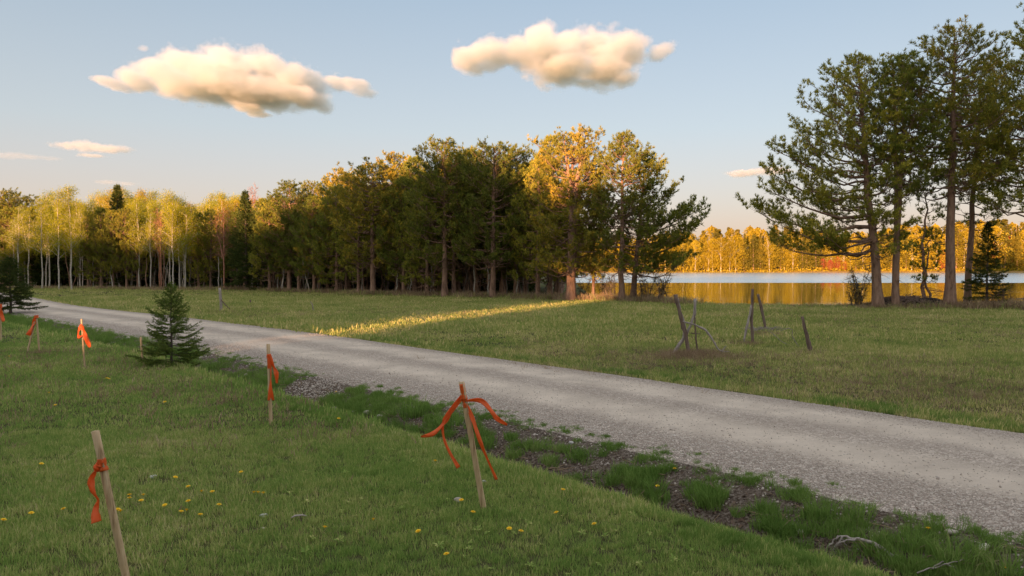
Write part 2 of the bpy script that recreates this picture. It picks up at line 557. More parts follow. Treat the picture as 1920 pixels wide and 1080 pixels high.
def birch_meshes(name, seed, H=11, r0=.09, cb=.35, R=1.7, nl=3600, leaf=None, bark=None, lsize=.11, fork=False, lean=(0, 0), wob=.15, twig=1.0, nbr=30):
    rs = np.random.RandomState(seed)
    wood, crown = MB(), MB()
    stems = []
    P = trunk_path(rs, H, lean, wob)
    t = np.linspace(0, 1, len(P))
    tube(wood, P, r0 * (1 - t) ** .8 + .012, 7)
    stems.append(P)
    if fork:
        for sgn in (1, -1):
            z0 = H * rs.uniform(.35, .5); b0 = path_at(P, z0); tt = np.linspace(0, 1, 8)[:, None]
            a = rs.rand() * 6.28
            Q = b0 + tt * np.array([math.cos(a) * R * .6, math.sin(a) * R * .6, (H - z0) * rs.uniform(.75, .95)]) + np.cumsum(rs.normal(size=(8, 3)) * .05, 0)
            tube(wood, Q, r0 * .6 * (1 - tt[:, 0]) + .01, 6); stems.append(Q)
    pts = []
    for Q in stems:
        z0, z1 = max(cb * H, Q[0, 2]), Q[-1, 2]
        for k in range(int(nbr * (1 if Q is P else .45))):
            u = (k + rs.rand()) / nbr if Q is P else rs.rand()
            z = z0 + (z1 - z0) * min(u, 1) * .96
            a = rs.rand() * 6.28
            L = R * (1 - .65 * u) * rs.uniform(.5, 1.15)
            el = math.radians(rs.uniform(32, 62))
            s = np.linspace(0, 1, 6)
            hd = np.array([math.cos(a), math.sin(a), 0])
            B = path_at(Q, z) + hd * (L * s)[:, None] + np.array([0, 0, 1]) * (L * math.tan(el) * s * (1 - .35 * s))[:, None] + rs.normal(size=(6, 3)) * .04
            B[0] = path_at(Q, z)
            tube(wood, B, (.010 + .010 * L) * (1 - .85 * s), 4)
            for j in range(int(7 * twig)):
                i = rs.randint(1, 6)
                l = rs.uniform(.3, .9) * (.4 + L * .35)
                d = norm(hd * rs.uniform(.1, .8) + rs.normal(size=3) * .5 + np.array([0, 0, .55]))
                T = B[i] + d * l * np.linspace(0, 1, 3)[:, None] + rs.normal(size=(3, 3)) * .02
                T[2, 2] -= l * .12
                tube(wood, T, [.009, .006, .004], 3)
                pts.append(T)
            pts.append(B[3:])
    pts = np.concatenate(pts)
    if nl:
        c = pts[rs.randint(0, len(pts), nl)] + rs.normal(size=(nl, 3)) * .24
        leaves(crown, rs, c, lsize)
        return wood.mesh(name + '_trunk', bark or M_BARK_B, True), crown.mesh(name + '_crown', leaf or M_BIRCH)
    return wood.mesh(name + '_trunk', bark or M_BARK_B, True), None

def far_meshes(name, seed, kind):
    """trees of the opposite shore, 350 m off: 16 m tall"""
    rs = np.random.RandomState(seed)
    wood, crown = MB(), MB()
    H = 16
    P = trunk_path(rs, H * .97, (rs.normal() * .4, 0), .3, 6)
    tube(wood, P, (.20 if kind == 'pine' else .16) * (1 - np.linspace(0, 1, 6)) + .03, 4)
    if kind == 'birch' or kind == 'red':
        n = 3900; cb = .10
        u = rs.rand(n) ** .8
        r = 3.1 * np.sin(np.clip(u * .9 + .12, 0, 1) * math.pi) ** .6 * rs.rand(n) ** .4
        a = rs.rand(n) * 6.28
        blob = 1 + .35 * np.sin(a * 3 + u * 14 + seed)
        c = np.stack([r * blob * np.cos(a), r * blob * np.sin(a), H * (cb + (1 - cb) * u)], 1)
        for k in range(16):
            z = H * rs.uniform(.25, .8); a2 = rs.rand() * 6.28; L = rs.uniform(1, 2.3)
            b = path_at(P, z); e = b + [math.cos(a2) * L, math.sin(a2) * L, L * 1.3]
            tube(wood, np.array([b, (b + e) / 2 + [0, 0, .2], e]), [.09, .06, .03], 3)
        leaves(crown, rs, c, .38)
    else:
        n = 3300; cb = .12 if kind == 'pine' else .04
        u = rs.rand(n)
        R0 = 3.1 if kind == 'pine' else 2.4
        prof = (1 - u ** 2.6) * .85 + .12 if kind == 'pine' else (1 - u) * 1.0 + .03
        lay = .75 + .25 * np.sin(u * 40)
        r = R0 * prof * lay * rs.rand(n) ** .45
        a = rs.rand(n) * 6.28
        c = np.stack([r * np.cos(a), r * np.sin(a), H * (cb + (1 - cb) * u)], 1)
        leaves(crown, rs, c, .40)
    leafm = {'birch': M_GOLD, 'red': M_RED, 'pine': M_FARPINE, 'spruce': M_FARPINE}[kind]
    return wood.mesh(name + '_trunk', M_BARK_B if kind == 'birch' else M_BARK, True), crown.mesh(name + '_crown', leafm)

def tree(name, meshes, loc, H, Hnom, label, cat='tree', group=None, rz=0, wide=1.0):
    sc = H / Hnom
    e = empty(name, loc, label, cat, group, rz, (sc * wide, sc * wide, sc))
    link('trunk', meshes[0], e)
    if meshes[1] is not None: link('crown', meshes[1], e)
    return e
# ------------------------------------------------------------------ ground sheets
def soil_mat():
    m, nt, bs, out = new_mat('lawn_soil')
    n1 = noise_node(nt, .35, 5); n2 = noise_node(nt, 6, 5, .7); n3 = noise_node(nt, 60, 3, .7)
    g = mixc(nt, cramp(nt, n1, [(.35, 0.), (.65, 1.)]), (.075, .10, .028), (.12, .11, .04))
    g = mixc(nt, cramp(nt, n2, [(.45, 0.), (.7, 1.)]), g, (.11, .09, .045))
    g = mixc(nt, cramp(nt, n3, [(.4, 0.), (.65, .7)]), g, (.03, .035, .012))
    nt.links.new(g, bs.inputs['Base Color']); bs.inputs['Roughness'].default_value = 1
    bs.inputs['Specular IOR Level'].default_value = .1
    bump(nt, bs, n3, .6, .03)
    return m
def ditch_mat():
    m, nt, bs, out = new_mat('ditch_soil')
    n1 = noise_node(nt, 3, 5, .7); n2 = noise_node(nt, 26, 5, .75)
    g = mixc(nt, n1, (.045, .03, .021), (.14, .095, .068))
    g = mixc(nt, cramp(nt, n2, [(.45, 0.), (.62, 1.)]), g, (.26, .21, .17))
    g = mixc(nt, cramp(nt, n2, [(.3, 1.), (.42, 0.)]), g, (.02, .014, .01))
    nt.links.new(g, bs.inputs['Base Color']); bs.inputs['Roughness'].default_value = .95
    bs.inputs['Specular IOR Level'].default_value = .2
    bump(nt, bs, n2, 1, .04)
    return m
def road_mat():
    m, nt, bs, out = new_mat('gravel')
    at_ = N(nt, 'ShaderNodeAttribute', attribute_name='across')       # metres across the road: wheel tracks are packed finer
    big = noise_node(nt, .5, 4)
    g0 = N(nt, 'ShaderNodeNewGeometry')
    streak = noise_node(nt, 1.0, 5, .6, None, None)
    pos = mathn(nt, 'ADD', at_.outputs['Fac'], mathn(nt, 'MULTIPLY', mathn(nt, 'SUBTRACT', big, .5), .5))
    track = cramp(nt, mathn(nt, 'DIVIDE', pos, 5.2), [(0, 0.), (.16, .1), (.26, 1.), (.36, 1.), (.47, .25), (.55, .3), (.64, 1.), (.76, 1.), (.88, .1), (1, 0.)])
    vor = N(nt, 'ShaderNodeTexVoronoi'); vor.inputs['Scale'].default_value = 28
    vor2 = N(nt, 'ShaderNodeTexVoronoi', feature='DISTANCE_TO_EDGE'); vor2.inputs['Scale'].default_value = 28
    nt.links.new(g0.outputs['Position'], vor.inputs['Vector']); nt.links.new(g0.outputs['Position'], vor2.inputs['Vector'])
    sepc = N(nt, 'ShaderNodeSeparateColor'); nt.links.new(vor.outputs['Color'], sepc.inputs[0])
    stone = cramp(nt, sepc.outputs[0], [(0, (.28, .22, .18)), (.5, (.52, .42, .355)), (1, (.74, .63, .54))])
    gap = cramp(nt, vor2.outputs['Distance'], [(0, 0.), (.12, 1.)])
    stone = mixc(nt, gap, (.19, .155, .125), stone)
    fine = noise_node(nt, 90, 4, .8)
    dust = cramp(nt, fine, [(.3, (.58, .475, .385)), (.7, (.76, .645, .53))])
    col = mixc(nt, mathn(nt, 'MULTIPLY', track, .92), stone, dust)
    col = mixc(nt, cramp(nt, streak, [(.35, .5), (.65, 0.)]), col, (.34, .275, .225))
    nt.links.new(col, bs.inputs['Base Color']); bs.inputs['Roughness'].default_value = .95
    bs.inputs['Specular IOR Level'].default_value = .2
    h = mixc(nt, mathn(nt, 'MULTIPLY', track, .8), gap, fine)
    bump(nt, bs, h, .7, .012)
    return m

def axis_pts(segs):
    out = [segs[0][0]]
    for a, b, st in segs:
        k = max(1, int(round((b - a) / st)))
        out += list(np.linspace(a, b, k + 1)[1:])
    return np.array(out)

S_AX = axis_pts([(-130, -20, 4), (-20, -6, .6), (-6, 30, .11), (30, 60, .3), (60, 140, 1.2), (140, 260, 4)])
def sheet(name, nsegs, mat, lift=0, S_AX=S_AX):
    n = axis_pts(nsegs)
    S, Nn = np.meshgrid(S_AX, n, indexing='ij')
    NN = Nn + bend(S)
    X = S * DIRS[0] + NN * DIRN[0]; Y = S * DIRS[1] + NN * DIRN[1]
    # DIRS/DIRN are orthonormal to rounding
    Z = height(X, Y) + lift
    a, b = len(S_AX), len(n)
    i = np.arange(a - 1)[:, None] * b; j = np.arange(b - 1)[None, :]
    q = np.stack([i + j, i + b + j, i + b + j + 1, i + j + 1], -1).reshape(-1, 4)
    mb = MB(); mb.add(np.stack([X, Y, Z], -1).reshape(-1, 3), None, q)
    me = mb.mesh(name, mat, True)
    at_ = me.attributes.new('across', 'FLOAT', 'POINT')
    at_.data.foreach_set('value', (Nn.reshape(-1) - 8.0).astype(np.float32))
    return props(link(name, me), kind='structure')

M_SOIL = soil_mat(); M_DITCH = ditch_mat(); M_ROAD = road_mat()
lawn = sheet('lawn', [(-120, -12, 6), (-12, -4, .5), (-4, 5.9, .2), (5.9, 6.25, .07)], M_SOIL)
ditch = sheet('ditch', [(6.25, 7.9, .055)], M_DITCH)
road = sheet('gravel_road', [(7.9, 13.1, .1)], M_ROAD)
fieldo = sheet('field', [(13.1, 16, .12), (16, 30, .35), (30, 90, 1.0), (90, 200, 4)], M_SOIL, S_AX=axis_pts([(-130, -20, 4), (-20, -6, .6), (-6, 30, .33), (30, 60, .6), (60, 140, 1.2), (140, 260, 4)]))

# wide ground under everything, out to the horizon
mb = MB(); mb.add([(-6000, -6000, -2.6), (6000, -6000, -2.6), (6000, 6000, -2.6), (-6000, 6000, -2.6)], None, [(0, 1, 2, 3)])
props(link('ground', mb.mesh('ground', M_SOIL)), kind='structure')

# lake
def water_mat():
    m, nt, bs, out = new_mat('lake_water')
    bs.inputs['Base Color'].default_value = (.012, .018, .018, 1)
    bs.inputs['IOR'].default_value = 1.333
    g = N(nt, 'ShaderNodeNewGeometry'); sp_ = N(nt, 'ShaderNodeSeparateXYZ'); nt.links.new(g.outputs['Position'], sp_.inputs[0])
    # a breeze ruffles the far half of the lake: rougher water there
    wob = noise_node(nt, .03, 2, .5, (.3, 1, 1))
    yy = mathn(nt, 'ADD', sp_.outputs[1], mathn(nt, 'MULTIPLY', wob, 5))
    wind = cramp(nt, mathn(nt, 'DIVIDE', yy, 400), [(.368, 0.), (.376, 1.)])
    st = noise_node(nt, .12, 3, .5, (.12, 1, 1))
    calm = cramp(nt, st, [(.5, .02), (.68, .07)])
    r = mixc(nt, wind, calm, (.24, .24, .24))
    w = noise_node(nt, 1.3, 4, .6, (.35, 1, 1))
    b = N(nt, 'ShaderNodeBump'); b.inputs['Strength'].default_value = .09; b.inputs['Distance'].default_value = .05
    nt.links.new(w, b.inputs['Height'])
    gl = N(nt, 'ShaderNodeBsdfGlossy', distribution='MULTI_GGX'); gl.inputs[0].default_value = (.86, .95, 1, 1)
    nt.links.new(r, gl.inputs['Roughness']); nt.links.new(b.outputs[0], gl.inputs['Normal'])
    fr = N(nt, 'ShaderNodeFresnel'); fr.inputs[0].default_value = 1.5
    fac = mixc(nt, wind, fr.outputs[0], (.97, .97, .97))
    ms = N(nt, 'ShaderNodeMixShader')
    nt.links.new(fac, ms.inputs[0]); nt.links.new(bs.outputs[0], ms.inputs[1]); nt.links.new(gl.outputs[0], ms.inputs[2]); nt.links.new(ms.outputs[0], out.inputs[0])
    bs.inputs['Specular IOR Level'].default_value = 0
    return m
mb = MB(); mb.add([(-30, 44, -.9), (900, 30, -.9), (900, 358, -.9), (-60, 358, -.9)], None, [(0, 1, 2, 3)])
props(link('lake', mb.mesh('lake', water_mat())), kind='structure')

# opposite shore
def far_h(x, y):
    d = y - 350 - 3 * np.sin(x * .02) - 1.5 * np.sin(x * .07 + 1)
    return -1.3 + np.interp(d, [-10, 0, 3, 12, 60, 200, 600], [-1, .1, .9, 1.6, 5, 9, 10]) + np.sin(x * .011 + 2) * np.interp(d, [0, 60, 200], [0, 1.5, 3])
xs = np.linspace(-140, 700, 141); ys = axis_pts([(336, 380, 1.5), (380, 520, 7), (520, 900, 40)])
X, Y = np.meshgrid(xs, ys, indexing='ij'); a, b = len(xs), len(ys)
i = np.arange(a - 1)[:, None] * b; j = np.arange(b - 1)[None, :]
q = np.stack([i + j, i + b + j, i + b + j + 1, i + j + 1], -1).reshape(-1, 4)
mshore, nt, bs, out = new_mat('shore_reeds')
nt.links.new(cramp(nt, noise_node(nt, .6, 5, .7), [(.3, (.22, .13, .03)), (.7, (.40, .25, .06))]), bs.inputs['Base Color']); bs.inputs['Roughness'].default_value = 1
mb = MB(); mb.add(np.stack([X, Y, far_h(X, Y)], -1).reshape(-1, 3), None, q)
props(link('opposite_shore', mb.mesh('opposite_shore', mshore, True)), kind='structure')
# ------------------------------------------------------------------ wood behind the camera: its shade covers the meadow, one gap lets a streak of sun through
def woods_behind():
    """one mass of crowns on the sunward side of the clearing; unseen, heights set by where its shade should fall"""
    rs = np.random.RandomState(77)
    D = np.array([math.sin(SUN_AZ), math.cos(SUN_AZ)]); U = np.array([D[1], -D[0]])
    mb = MB(); wd = MB()
    v0, f0 = ico(1)
    prof_u = [-140, -95, -76, -62, -50, -42, -34, -28, -23, -20, -17.5, -14, -8, -2, 6, 14, 22, 28, 36, 60]
    prof_h = [15.2, 14.6, 14.6, 15.2, 17, 19.6, 20.8, 21, 19.4, 17.6, 18.4, 17.6, 20.5, 26, 28.5, 29.5, 30, 33, 46, 48]
    for row, dv in enumerate((-58, -61.5, -65, -69)):
        u = -140.0
        while u < 60:
            h = float(np.interp(u, prof_u, prof_h)) * (1 + rs.uniform(-.07, .03)) + (-.6 * row)
            r = rs.uniform(1.7, 2.3)
            c = U * u + D * dv
            gapd = abs(u + 17.45)
            if gapd < r * .95 + 1.25:
                u += .55; continue
            k = rs.normal(size=(8, 3)) * 3.2; ph = rs.rand(8) * 6.28
            dsp = 1 + .10 * sum(np.sin(v0 @ k[i] + ph[i]) for i in range(8)) / 1.2
            hh = h * .5
            v = v0 * dsp[:, None] * np.array([r, r, hh - .2]) 
            v[:, :2] *= (1.0 - .25 * np.clip(v[:, 2:3] / hh, 0, 1))
            mb.add(v + np.array([c[0], c[1], hh + .3]), f0)
            tube(wd, np.array([[c[0], c[1], -.5], [c[0], c[1], hh]]), [.25, .15], 5)
            u += r * rs.uniform(.8, 1.15)
    # lower growth added to cut the sun streak short, ragged on top
    for k in range(14):
        u = -17.45 + (-2.1 + 4.2 * (k % 7) / 6) + rs.uniform(-.2, .2); c = U * u + D * (-60 - k * .45)
        hh = (7.2 + rs.uniform(-.6, .2)) * .5
        kk = rs.normal(size=(8, 3)) * 3.2; ph = rs.rand(8) * 6.28
        dsp = 1 + .09 * sum(np.sin(v0 @ kk[i] + ph[i]) for i in range(8)) / 1.2
        mb.add(v0 * dsp[:, None] * np.array([1.5, 1.5, hh]) + np.array([c[0], c[1], hh]), f0)
    for k in range(4):      # boughs added over the gap to keep sun off the big pine trunk
        c = U * (-17.45 + rs.uniform(-.4, .4)) + D * (-59 - k * 2.5)
        kk = rs.normal(size=(8, 3)) * 3.2; ph = rs.rand(8) * 6.28
        dsp = 1 + .09 * sum(np.sin(v0 @ kk[i] + ph[i]) for i in range(8)) / 1.2
        mb.add(v0 * dsp[:, None] * np.array([2.7, 2.7, 2.5]) + np.array([c[0], c[1], 14.2 + .3 * k]), f0)
    n = 1000                # thin foliage added across the gap to break the beam into dapples
    uu = -17.45 + rs.choice([-1, 1], n) * 1.7 * rs.rand(n) ** .6; dv = -60 - 8 * rs.rand(n); zz = rs.uniform(6.6, 12.6, n)
    leaves(mb, rs, np.stack([U[0] * uu + D[0] * dv, U[1] * uu + D[1] * dv, zz], 1), .34)
    me = mb.mesh('woodland', M_WOODS)
    o = props(link('woodland', me), kind='stuff')
    w = link('tree_trunks', wd.mesh('woodland_trunks', M_BARK, True), o); w['kind'] = 'stuff'
woods_behind()

# ------------------------------------------------------------------ pines
PV = []
for i, (cb, R, st, tr) in enumerate([(.22, 3.0, .36, 3.4), (.18, 2.8, .36, 2.8), (.26, 3.1, .38, 3.6), (.14, 2.7, .36, 2.4), (.20, 3.0, .38, 3.2), (.10, 2.9, .38, 2.6)]):
    PV.append(pine_meshes('pine', 100 + i, 10.5, .19, cb, R, st, topround=tr, tuft_gap=.18, K=12, needle=(.19, .034), leaf=M_PINE if i % 2 == 0 else M_PINE_D))

def pine(px, base, top, var, label, depth=None, wide=1.0, rz=None, group=None, name='pine_tree'):
    g = ground_at(px, base)
    if depth: g = at(px, base, depth); g[2] = hz(g[0], g[1])
    t = at(px, top, g[1])
    H = t[2] - g[2]
    rz = (px * 1.7) % 6.28 if rz is None else rz
    return tree(name, PV[var], g - np.array([0, 0, .05]), H, 10.5, label, 'pine', group, rz, wide)

FRONT = [
 (1008, 561, 300, 3, 'slender pine with low boughs left of the thick sunlit trunk', .85),
 (923, 560, 276, 0, 'tall pine with bare reddish trunk standing forward at mid treeline', 1.0),
 (852, 557, 300, 2, 'pine sharing the clump of three close trunks, right one', .8),
 (834, 558, 268, 4, 'tallest pine of the clump of three close trunks', 1.0),
 (800, 556, 330, 5, 'bushy dark pine just left of the three close trunks', .9),
 (757, 554, 335, 1, 'dark pine with slim trunk before the sunlit golden top', .9),
 (700, 553, 308, 2, 'broad dark pine with thick straight trunk on the meadow edge', 1.1),
 (672, 552, 350, 3, 'narrow pine close beside the broad dark pine', .8),
 (632, 550, 352, 5, 'dark pine between the golden topped pine and the broad dark one', .9),
 (589, 549, 372, 1, 'short dark pine in front of the golden topped pine', .9),
 (543, 547, 345, 4, 'dark pine rising above its neighbours at the left of the pines', 1.0),
 (505, 546, 378, 3, 'small dark pine near the spruce at the end of the pines', .9),
 (1112, 562, 330, 1, 'thin dark pine between the thick trunk and the shore pines', .7),
]
for px, b, t, v, lab, w in FRONT:
    pine(px, b, t, v, lab, wide=w)
LITTOP = [
 (745, 548, 293, 4, 'pine behind the front row with its whole top golden in the sun', 66),
 (593, 546, 345, 0, 'round golden pine top lit behind the dark front pines', 78),
 (640, 547, 325, 2, 'lit pine peeking out right of the round golden top', 72),
 (655, 547, 330, 3, 'second lit pine peeking out right of the round golden top', 73),
 (882, 552, 285, 5, 'pine filling the gap behind the tall mid treeline pine', 62),
 (968, 552, 282, 4, 'sparse topped pine behind the gap left of the thick trunk', 60),
 (1030, 552, 262, 3, 'pine behind the left side of the big sunlit crown', 59),
 (778, 550, 300, 1, 'pine behind the front row right of the golden top', 64),
]
for px, b, t, v, lab, d in LITTOP:
    pine(px, b, t, v, lab, depth=d, wide=.9)

big = pine_meshes('big_pine', 211, 11.6, .34, .16, 3.1, .36, topround=3.2, tuft_gap=.17, K=13, needle=(.18, .029), stems=(6.2, [(-.5, .2, 11.2, .7), (.7, -.2, 11.5, .75), (.1, .6, 10.6, .5)]), limbs=[(3.6, 3.3, 2.8, 8), (3.2, .3, 2.0, 5), (4.4, 2.6, 2.6, 12), (5.2, .1, 2.5, 15), (5.0, 3.5, 2.6, 15)])
def hero(meshes, Hn, px, base, top, label, rz=0, depth=None, wide=1.0, cat='pine', name='pine_tree'):
    g = ground_at(px, base)
    if depth: g = at(px, base, depth); g[2] = hz(g[0], g[1])
    t = at(px, top, g[1])
    return tree(name, meshes, g - np.array([0, 0, .05]), t[2] - g[2], Hn, label, cat, None, rz, wide)
hero(big, 11.6, 1070, 564, 246, 'big pine with the thickest trunk and a broad sunlit golden crown')
sh1 = pine_meshes('shore_pine', 305, 11.2, .19, .20, 2.8, .32, topround=2.6, tuft_gap=.18, K=13, needle=(.18, .029), bias=(0, .2), density=1)
hero(sh1, 11.2, 1166, 566, 255, 'straight shore pine second from the lake side of the long treeline')
sh2 = pine_meshes('shore_pine', 322, 9.8, .19, .2, 2.7, .36, lean=(1.0, 0), topround=1.7, tuft_gap=.18, K=9, needle=(.2, .04), bias=(0, .62), density=1, leaf=M_PINE_D,
                  limbs=[(2.3, .1, 3.6, 6), (2.6, -.5, 3.0, 2), (3.2, .25, 3.9, 14), (3.6, -.15, 4.2, 26), (4.4, .1, 3.8, 26)])
hero(sh2, 9.8, 1186, 565, 290, 'dark leaning pine reaching long limbs over the lake at the treeline end')

# back rows: closed, dark wood behind the front pines
rs = np.random.RandomState(5)
SKYL = ([440, 520, 560, 620, 660, 700, 750, 800, 850, 900, 950, 1000, 1045], [375, 365, 375, 372, 352, 345, 338, 325, 305, 305, 310, 305, 315])
for row, (d0, n) in enumerate(((61, 15), (66, 17), (72, 18), (79, 18))):
    for k in range(n):
        lo = 455 if row else 520
        hi = 1040 - row * 6
        px = lo + (hi - lo) * (k + rs.uniform(.1, .9)) / n
        d = d0 + rs.uniform(-2, 2) + (1045 - px) * .022
        g = at(px, 540, d); g[2] = hz(g[0], g[1])
        if lake_d(g[0], g[1]) > -1.2: continue
        top = float(np.interp(px, *SKYL)) + rs.uniform(4, 34)
        H = at(px, top, d)[2] - g[2]
        tree('pine_tree', PV[rs.randint(6)], g, H, 10.5, 'shaded pine standing in the dark rows behind the front pines', 'pine', 'shaded pines in the back rows of the treeline', rs.rand() * 6.28, .95)

for k, (px, d_, top) in enumerate(((1046, 60, 360), (1050, 66, 345), (1042, 70, 350), (1052, 74, 365), (1054, 84, 380), (1056, 96, 400), (1050, 80, 372))):
    g = at(px, 540, d_); g[2] = hz(g[0], g[1])
    tree('pine_tree', PV[(1, 3, 5)[k % 3]], g, at(px, top, d_)[2] - g[2], 10.5, 'shaded pine on the water edge behind the thickest trunk', 'pine', 'pines on the water edge behind the thickest trunk', k * 1.1, .8)
# ------------------------------------------------------------------ right group by the lake
r1 = pine_meshes('lake_pine', 402, 13.9, .26, .22, 3.1, .36, lean=(-.95, 0), wob=.16, topround=3.4, tuft_gap=.15, K=13, needle=(.18, .027), bias=(math.pi, .38), density=.95, leaf=M_PINE_D,
                 limbs=[(4.0, 3.2, 5.6, 2), (4.6, 3.0, 6.1, 5), (5.3, 3.35, 5.6, 8), (3.4, 3.1, 5.2, -4), (6.2, 3.15, 5.4, 12), (3.9, 3.5, 4.4, -6), (7.4, 3.0, 4.8, 16)])
hero(r1, 13.9, 1648, 579, 108, 'leaning lakeside pine reaching long low limbs to the left')
r2 = pine_meshes('lake_pine', 415, 14, .20, .46, 3.0, .34, lean=(.1, 0), wob=.1, topround=3.4, tuft_gap=.16, K=13, needle=(.18, .027), density=.95, stems=(4.2, [(-.25, .1, 13.6, .7), (.35, -.1, 14.0, .75)]), leaf=M_PINE_D)
hero(r2, 14, 1679, 579, 105, 'lakeside pine forking into two straight stems above head height')
r4 = pine_meshes('lake_pine', 428, 15.4, .27, .42, 3.5, .34, lean=(.2, 0), wob=.08, topround=3.4, tuft_gap=.16, K=13, needle=(.18, .027), density=.95)
hero(r4, 15.4, 1780, 579, 58, 'tallest lakeside pine with a thick straight reddish trunk')
r5 = pine_meshes('lake_pine', 439, 15, .20, .36, 3.5, .42, lean=(.6, 0), topround=2.0, tuft_gap=.2, K=9, needle=(.2, .036), density=.8, leaf=M_PINE_D, low_wide=.6)
hero(r5, 15, 1812, 575, 130, 'darker pine right beside the tallest lakeside pine', depth=46)
r7 = pine_meshes('lake_pine', 447, 16.5, .25, .30, 3.4, .38, topround=2.2, tuft_gap=.18, K=9, needle=(.2, .036), bias=(math.pi, .25), leaf=M_PINE_D, limbs=[(8.0, 3.2, 4.8, 4), (7.2, 3.0, 4.2, 2)])
hero(r7, 16.5, 1955, 581, 5, 'dense pine cut by the picture edge, its boughs reaching in')
sm = pine_meshes('thin_pine', 451, 7, .1, .45, 1.1, .5, lean=(.5, 0), wob=.5, topround=2, tuft_gap=.22, K=8, needle=(.18, .035), density=.6, leaf=M_PINE_D)
hero(sm, 7, 1722, 577, 350, 'thin crooked young tree between the lakeside pines', depth=44.2)
sm2 = pine_meshes('thin_pine', 455, 4.5, .07, .35, .9, .45, lean=(-.5, 0), wob=.4, topround=2, tuft_gap=.22, K=8, needle=(.18, .035), density=.6, leaf=M_PINE_D)
hero(sm2, 4.5, 1748, 577, 430, 'small crooked sapling leaning beside the tallest lakeside trunk', depth=44.0)

# ------------------------------------------------------------------ spruces
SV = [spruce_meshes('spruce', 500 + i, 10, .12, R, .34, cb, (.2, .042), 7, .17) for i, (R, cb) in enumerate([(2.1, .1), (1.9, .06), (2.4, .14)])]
hs = spruce_meshes('lake_spruce', 521, 4.6, .07, 1.15, .26, .1, (.13, .022), 8, .11)
hero(hs, 4.6, 1850, 577, 418, 'small dark spruce with flat tiers under the lakeside pines', depth=44, name='spruce_tree', cat='spruce')
ls = spruce_meshes('left_spruce', 533, 2.7, .07, 1.35, .15, .16, (.09, .016), 8, .075, M_SPRUCE_D, rag=.3)
hero(ls, 2.7, 20, 588, 484, 'bushy dark spruce beside the road, cut by the picture edge', name='spruce_tree', cat='spruce')
ys_ = spruce_meshes('young_spruce', 541, 1.95, .03, .86, .12, .03, (.036, .0085), 8, .034, M_SPRUCE, rag=.3, upturn=.34, nb=(5, 8))
hero(ys_, 1.95, 322, 688, 528, 'young green spruce standing alone between lawn and gravel road', name='spruce_tree', cat='spruce')

# ------------------------------------------------------------------ left wood: birches in front, conifers behind
BV = [birch_meshes('birch', 600 + i, 11, .08, cb, R, nl, fork=fk, lean=(ln, 0), lsize=.10) for i, (cb, R, nl, fk, ln) in enumerate(
    [(.36, 1.8, 6200, False, .2), (.42, 1.7, 5600, True, -.3), (.30, 1.9, 6800, False, 0), (.46, 1.6, 5000, True, .4)])]
GV = [birch_meshes('golden_birch', 620 + i, 11, .10, .3, 2.2, 12000, M_GOLD if i else M_BIRCH, fork=True, lsize=.10) for i in range(2)]
RV = [birch_meshes('bare_maple', 640 + i, 10, .11, .38, 1.5, 500 if i else 0, M_RED, M_BARK_R, .08, True, twig=1.8, nbr=34) for i in range(2)]
def birch(px, base, top, mv, label, depth=None, rz=0, name='birch_tree', cat='birch', wide=1.0, Hn=11, group=None):
    g = ground_at(px, base)
    if depth: g = at(px, base, depth); g[2] = hz(g[0], g[1])
    H = at(px, top, g[1])[2] - g[2]
    return tree(name, mv, g - np.array([0, 0, .05]), H, Hn, label, cat, group, rz, wide)
birch(33, 541, 385, BV[1], 'leaning white birch nearest the picture edge', rz=3.3)
birch(53, 541, 395, BV[3], 'white birch just right of the leaning edge birch', rz=.4)
birch(79, 542, 372, BV[0], 'white birch with close twin stem left of the tall straight ones', rz=3.1)
birch(86, 541, 390, BV[3], 'slim twin stem of the white birch pair', rz=1.0)
birch(92, 541, 362, BV[2], 'slightly bent reddish white birch between the twin and the straight ones', rz=2.0)
birch(111, 543, 356, BV[2], 'tall straight white birch, first of the two brightest trunks', rz=0.5)
birch(135, 543, 350, BV[0], 'tall straight white birch, second of the two brightest trunks', rz=5.2)
birch(150, 541, 392, BV[3], 'thin white birch left of the dark pines', rz=2.2)
birch(155, 541, 405, BV[1], 'thinner white birch touching the dark pines', rz=4.2)
birch(347, 543, 383, GV[0], 'single white birch with a rounded yellow crown before dark spruces', rz=1.0)
birch(282, 543, 400, BV[3], 'slim white birch left of the bare pinkish tree', rz=1.9)
birch(320, 543, 372, BV[1], 'slim white birch right of the bare pinkish tree', rz=.7)
birch(325, 544, 360, BV[2], 'yellow tinged birch beside the slim white one', rz=3.7)
birch(337, 543, 372, BV[3], 'thin birch close left of the rounded yellow crown', rz=3)
birch(262, 542, 380, BV[0], 'pale grey trunked birch right of the dark spruces', rz=5)
birch(300, 542, 392, RV[0], 'bare pinkish tree with fine upright twigs', name='maple_tree', cat='maple', Hn=10, rz=.6)
birch(303, 543, 398, RV[0], 'second bare pinkish stem right beside the first', name='maple_tree', cat='maple', Hn=10, rz=2.6, wide=.8)
birch(421, 544, 390, RV[1], 'red budded maple glowing in front of the last spruce', name='maple_tree', cat='maple', Hn=10, rz=.2)
birch(478, 545, 345, RV[0], 'leafless thin tree poking above the end of the pines', depth=84, name='bare_tree', cat='tree', Hn=10, rz=4.2, wide=.7)
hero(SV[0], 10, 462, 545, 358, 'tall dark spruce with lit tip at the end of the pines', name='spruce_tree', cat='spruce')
hero(SV[1], 10, 222, 544, 347, 'pointed spruce rising above the birches with a sunlit top', depth=82, name='spruce_tree', cat='spruce')
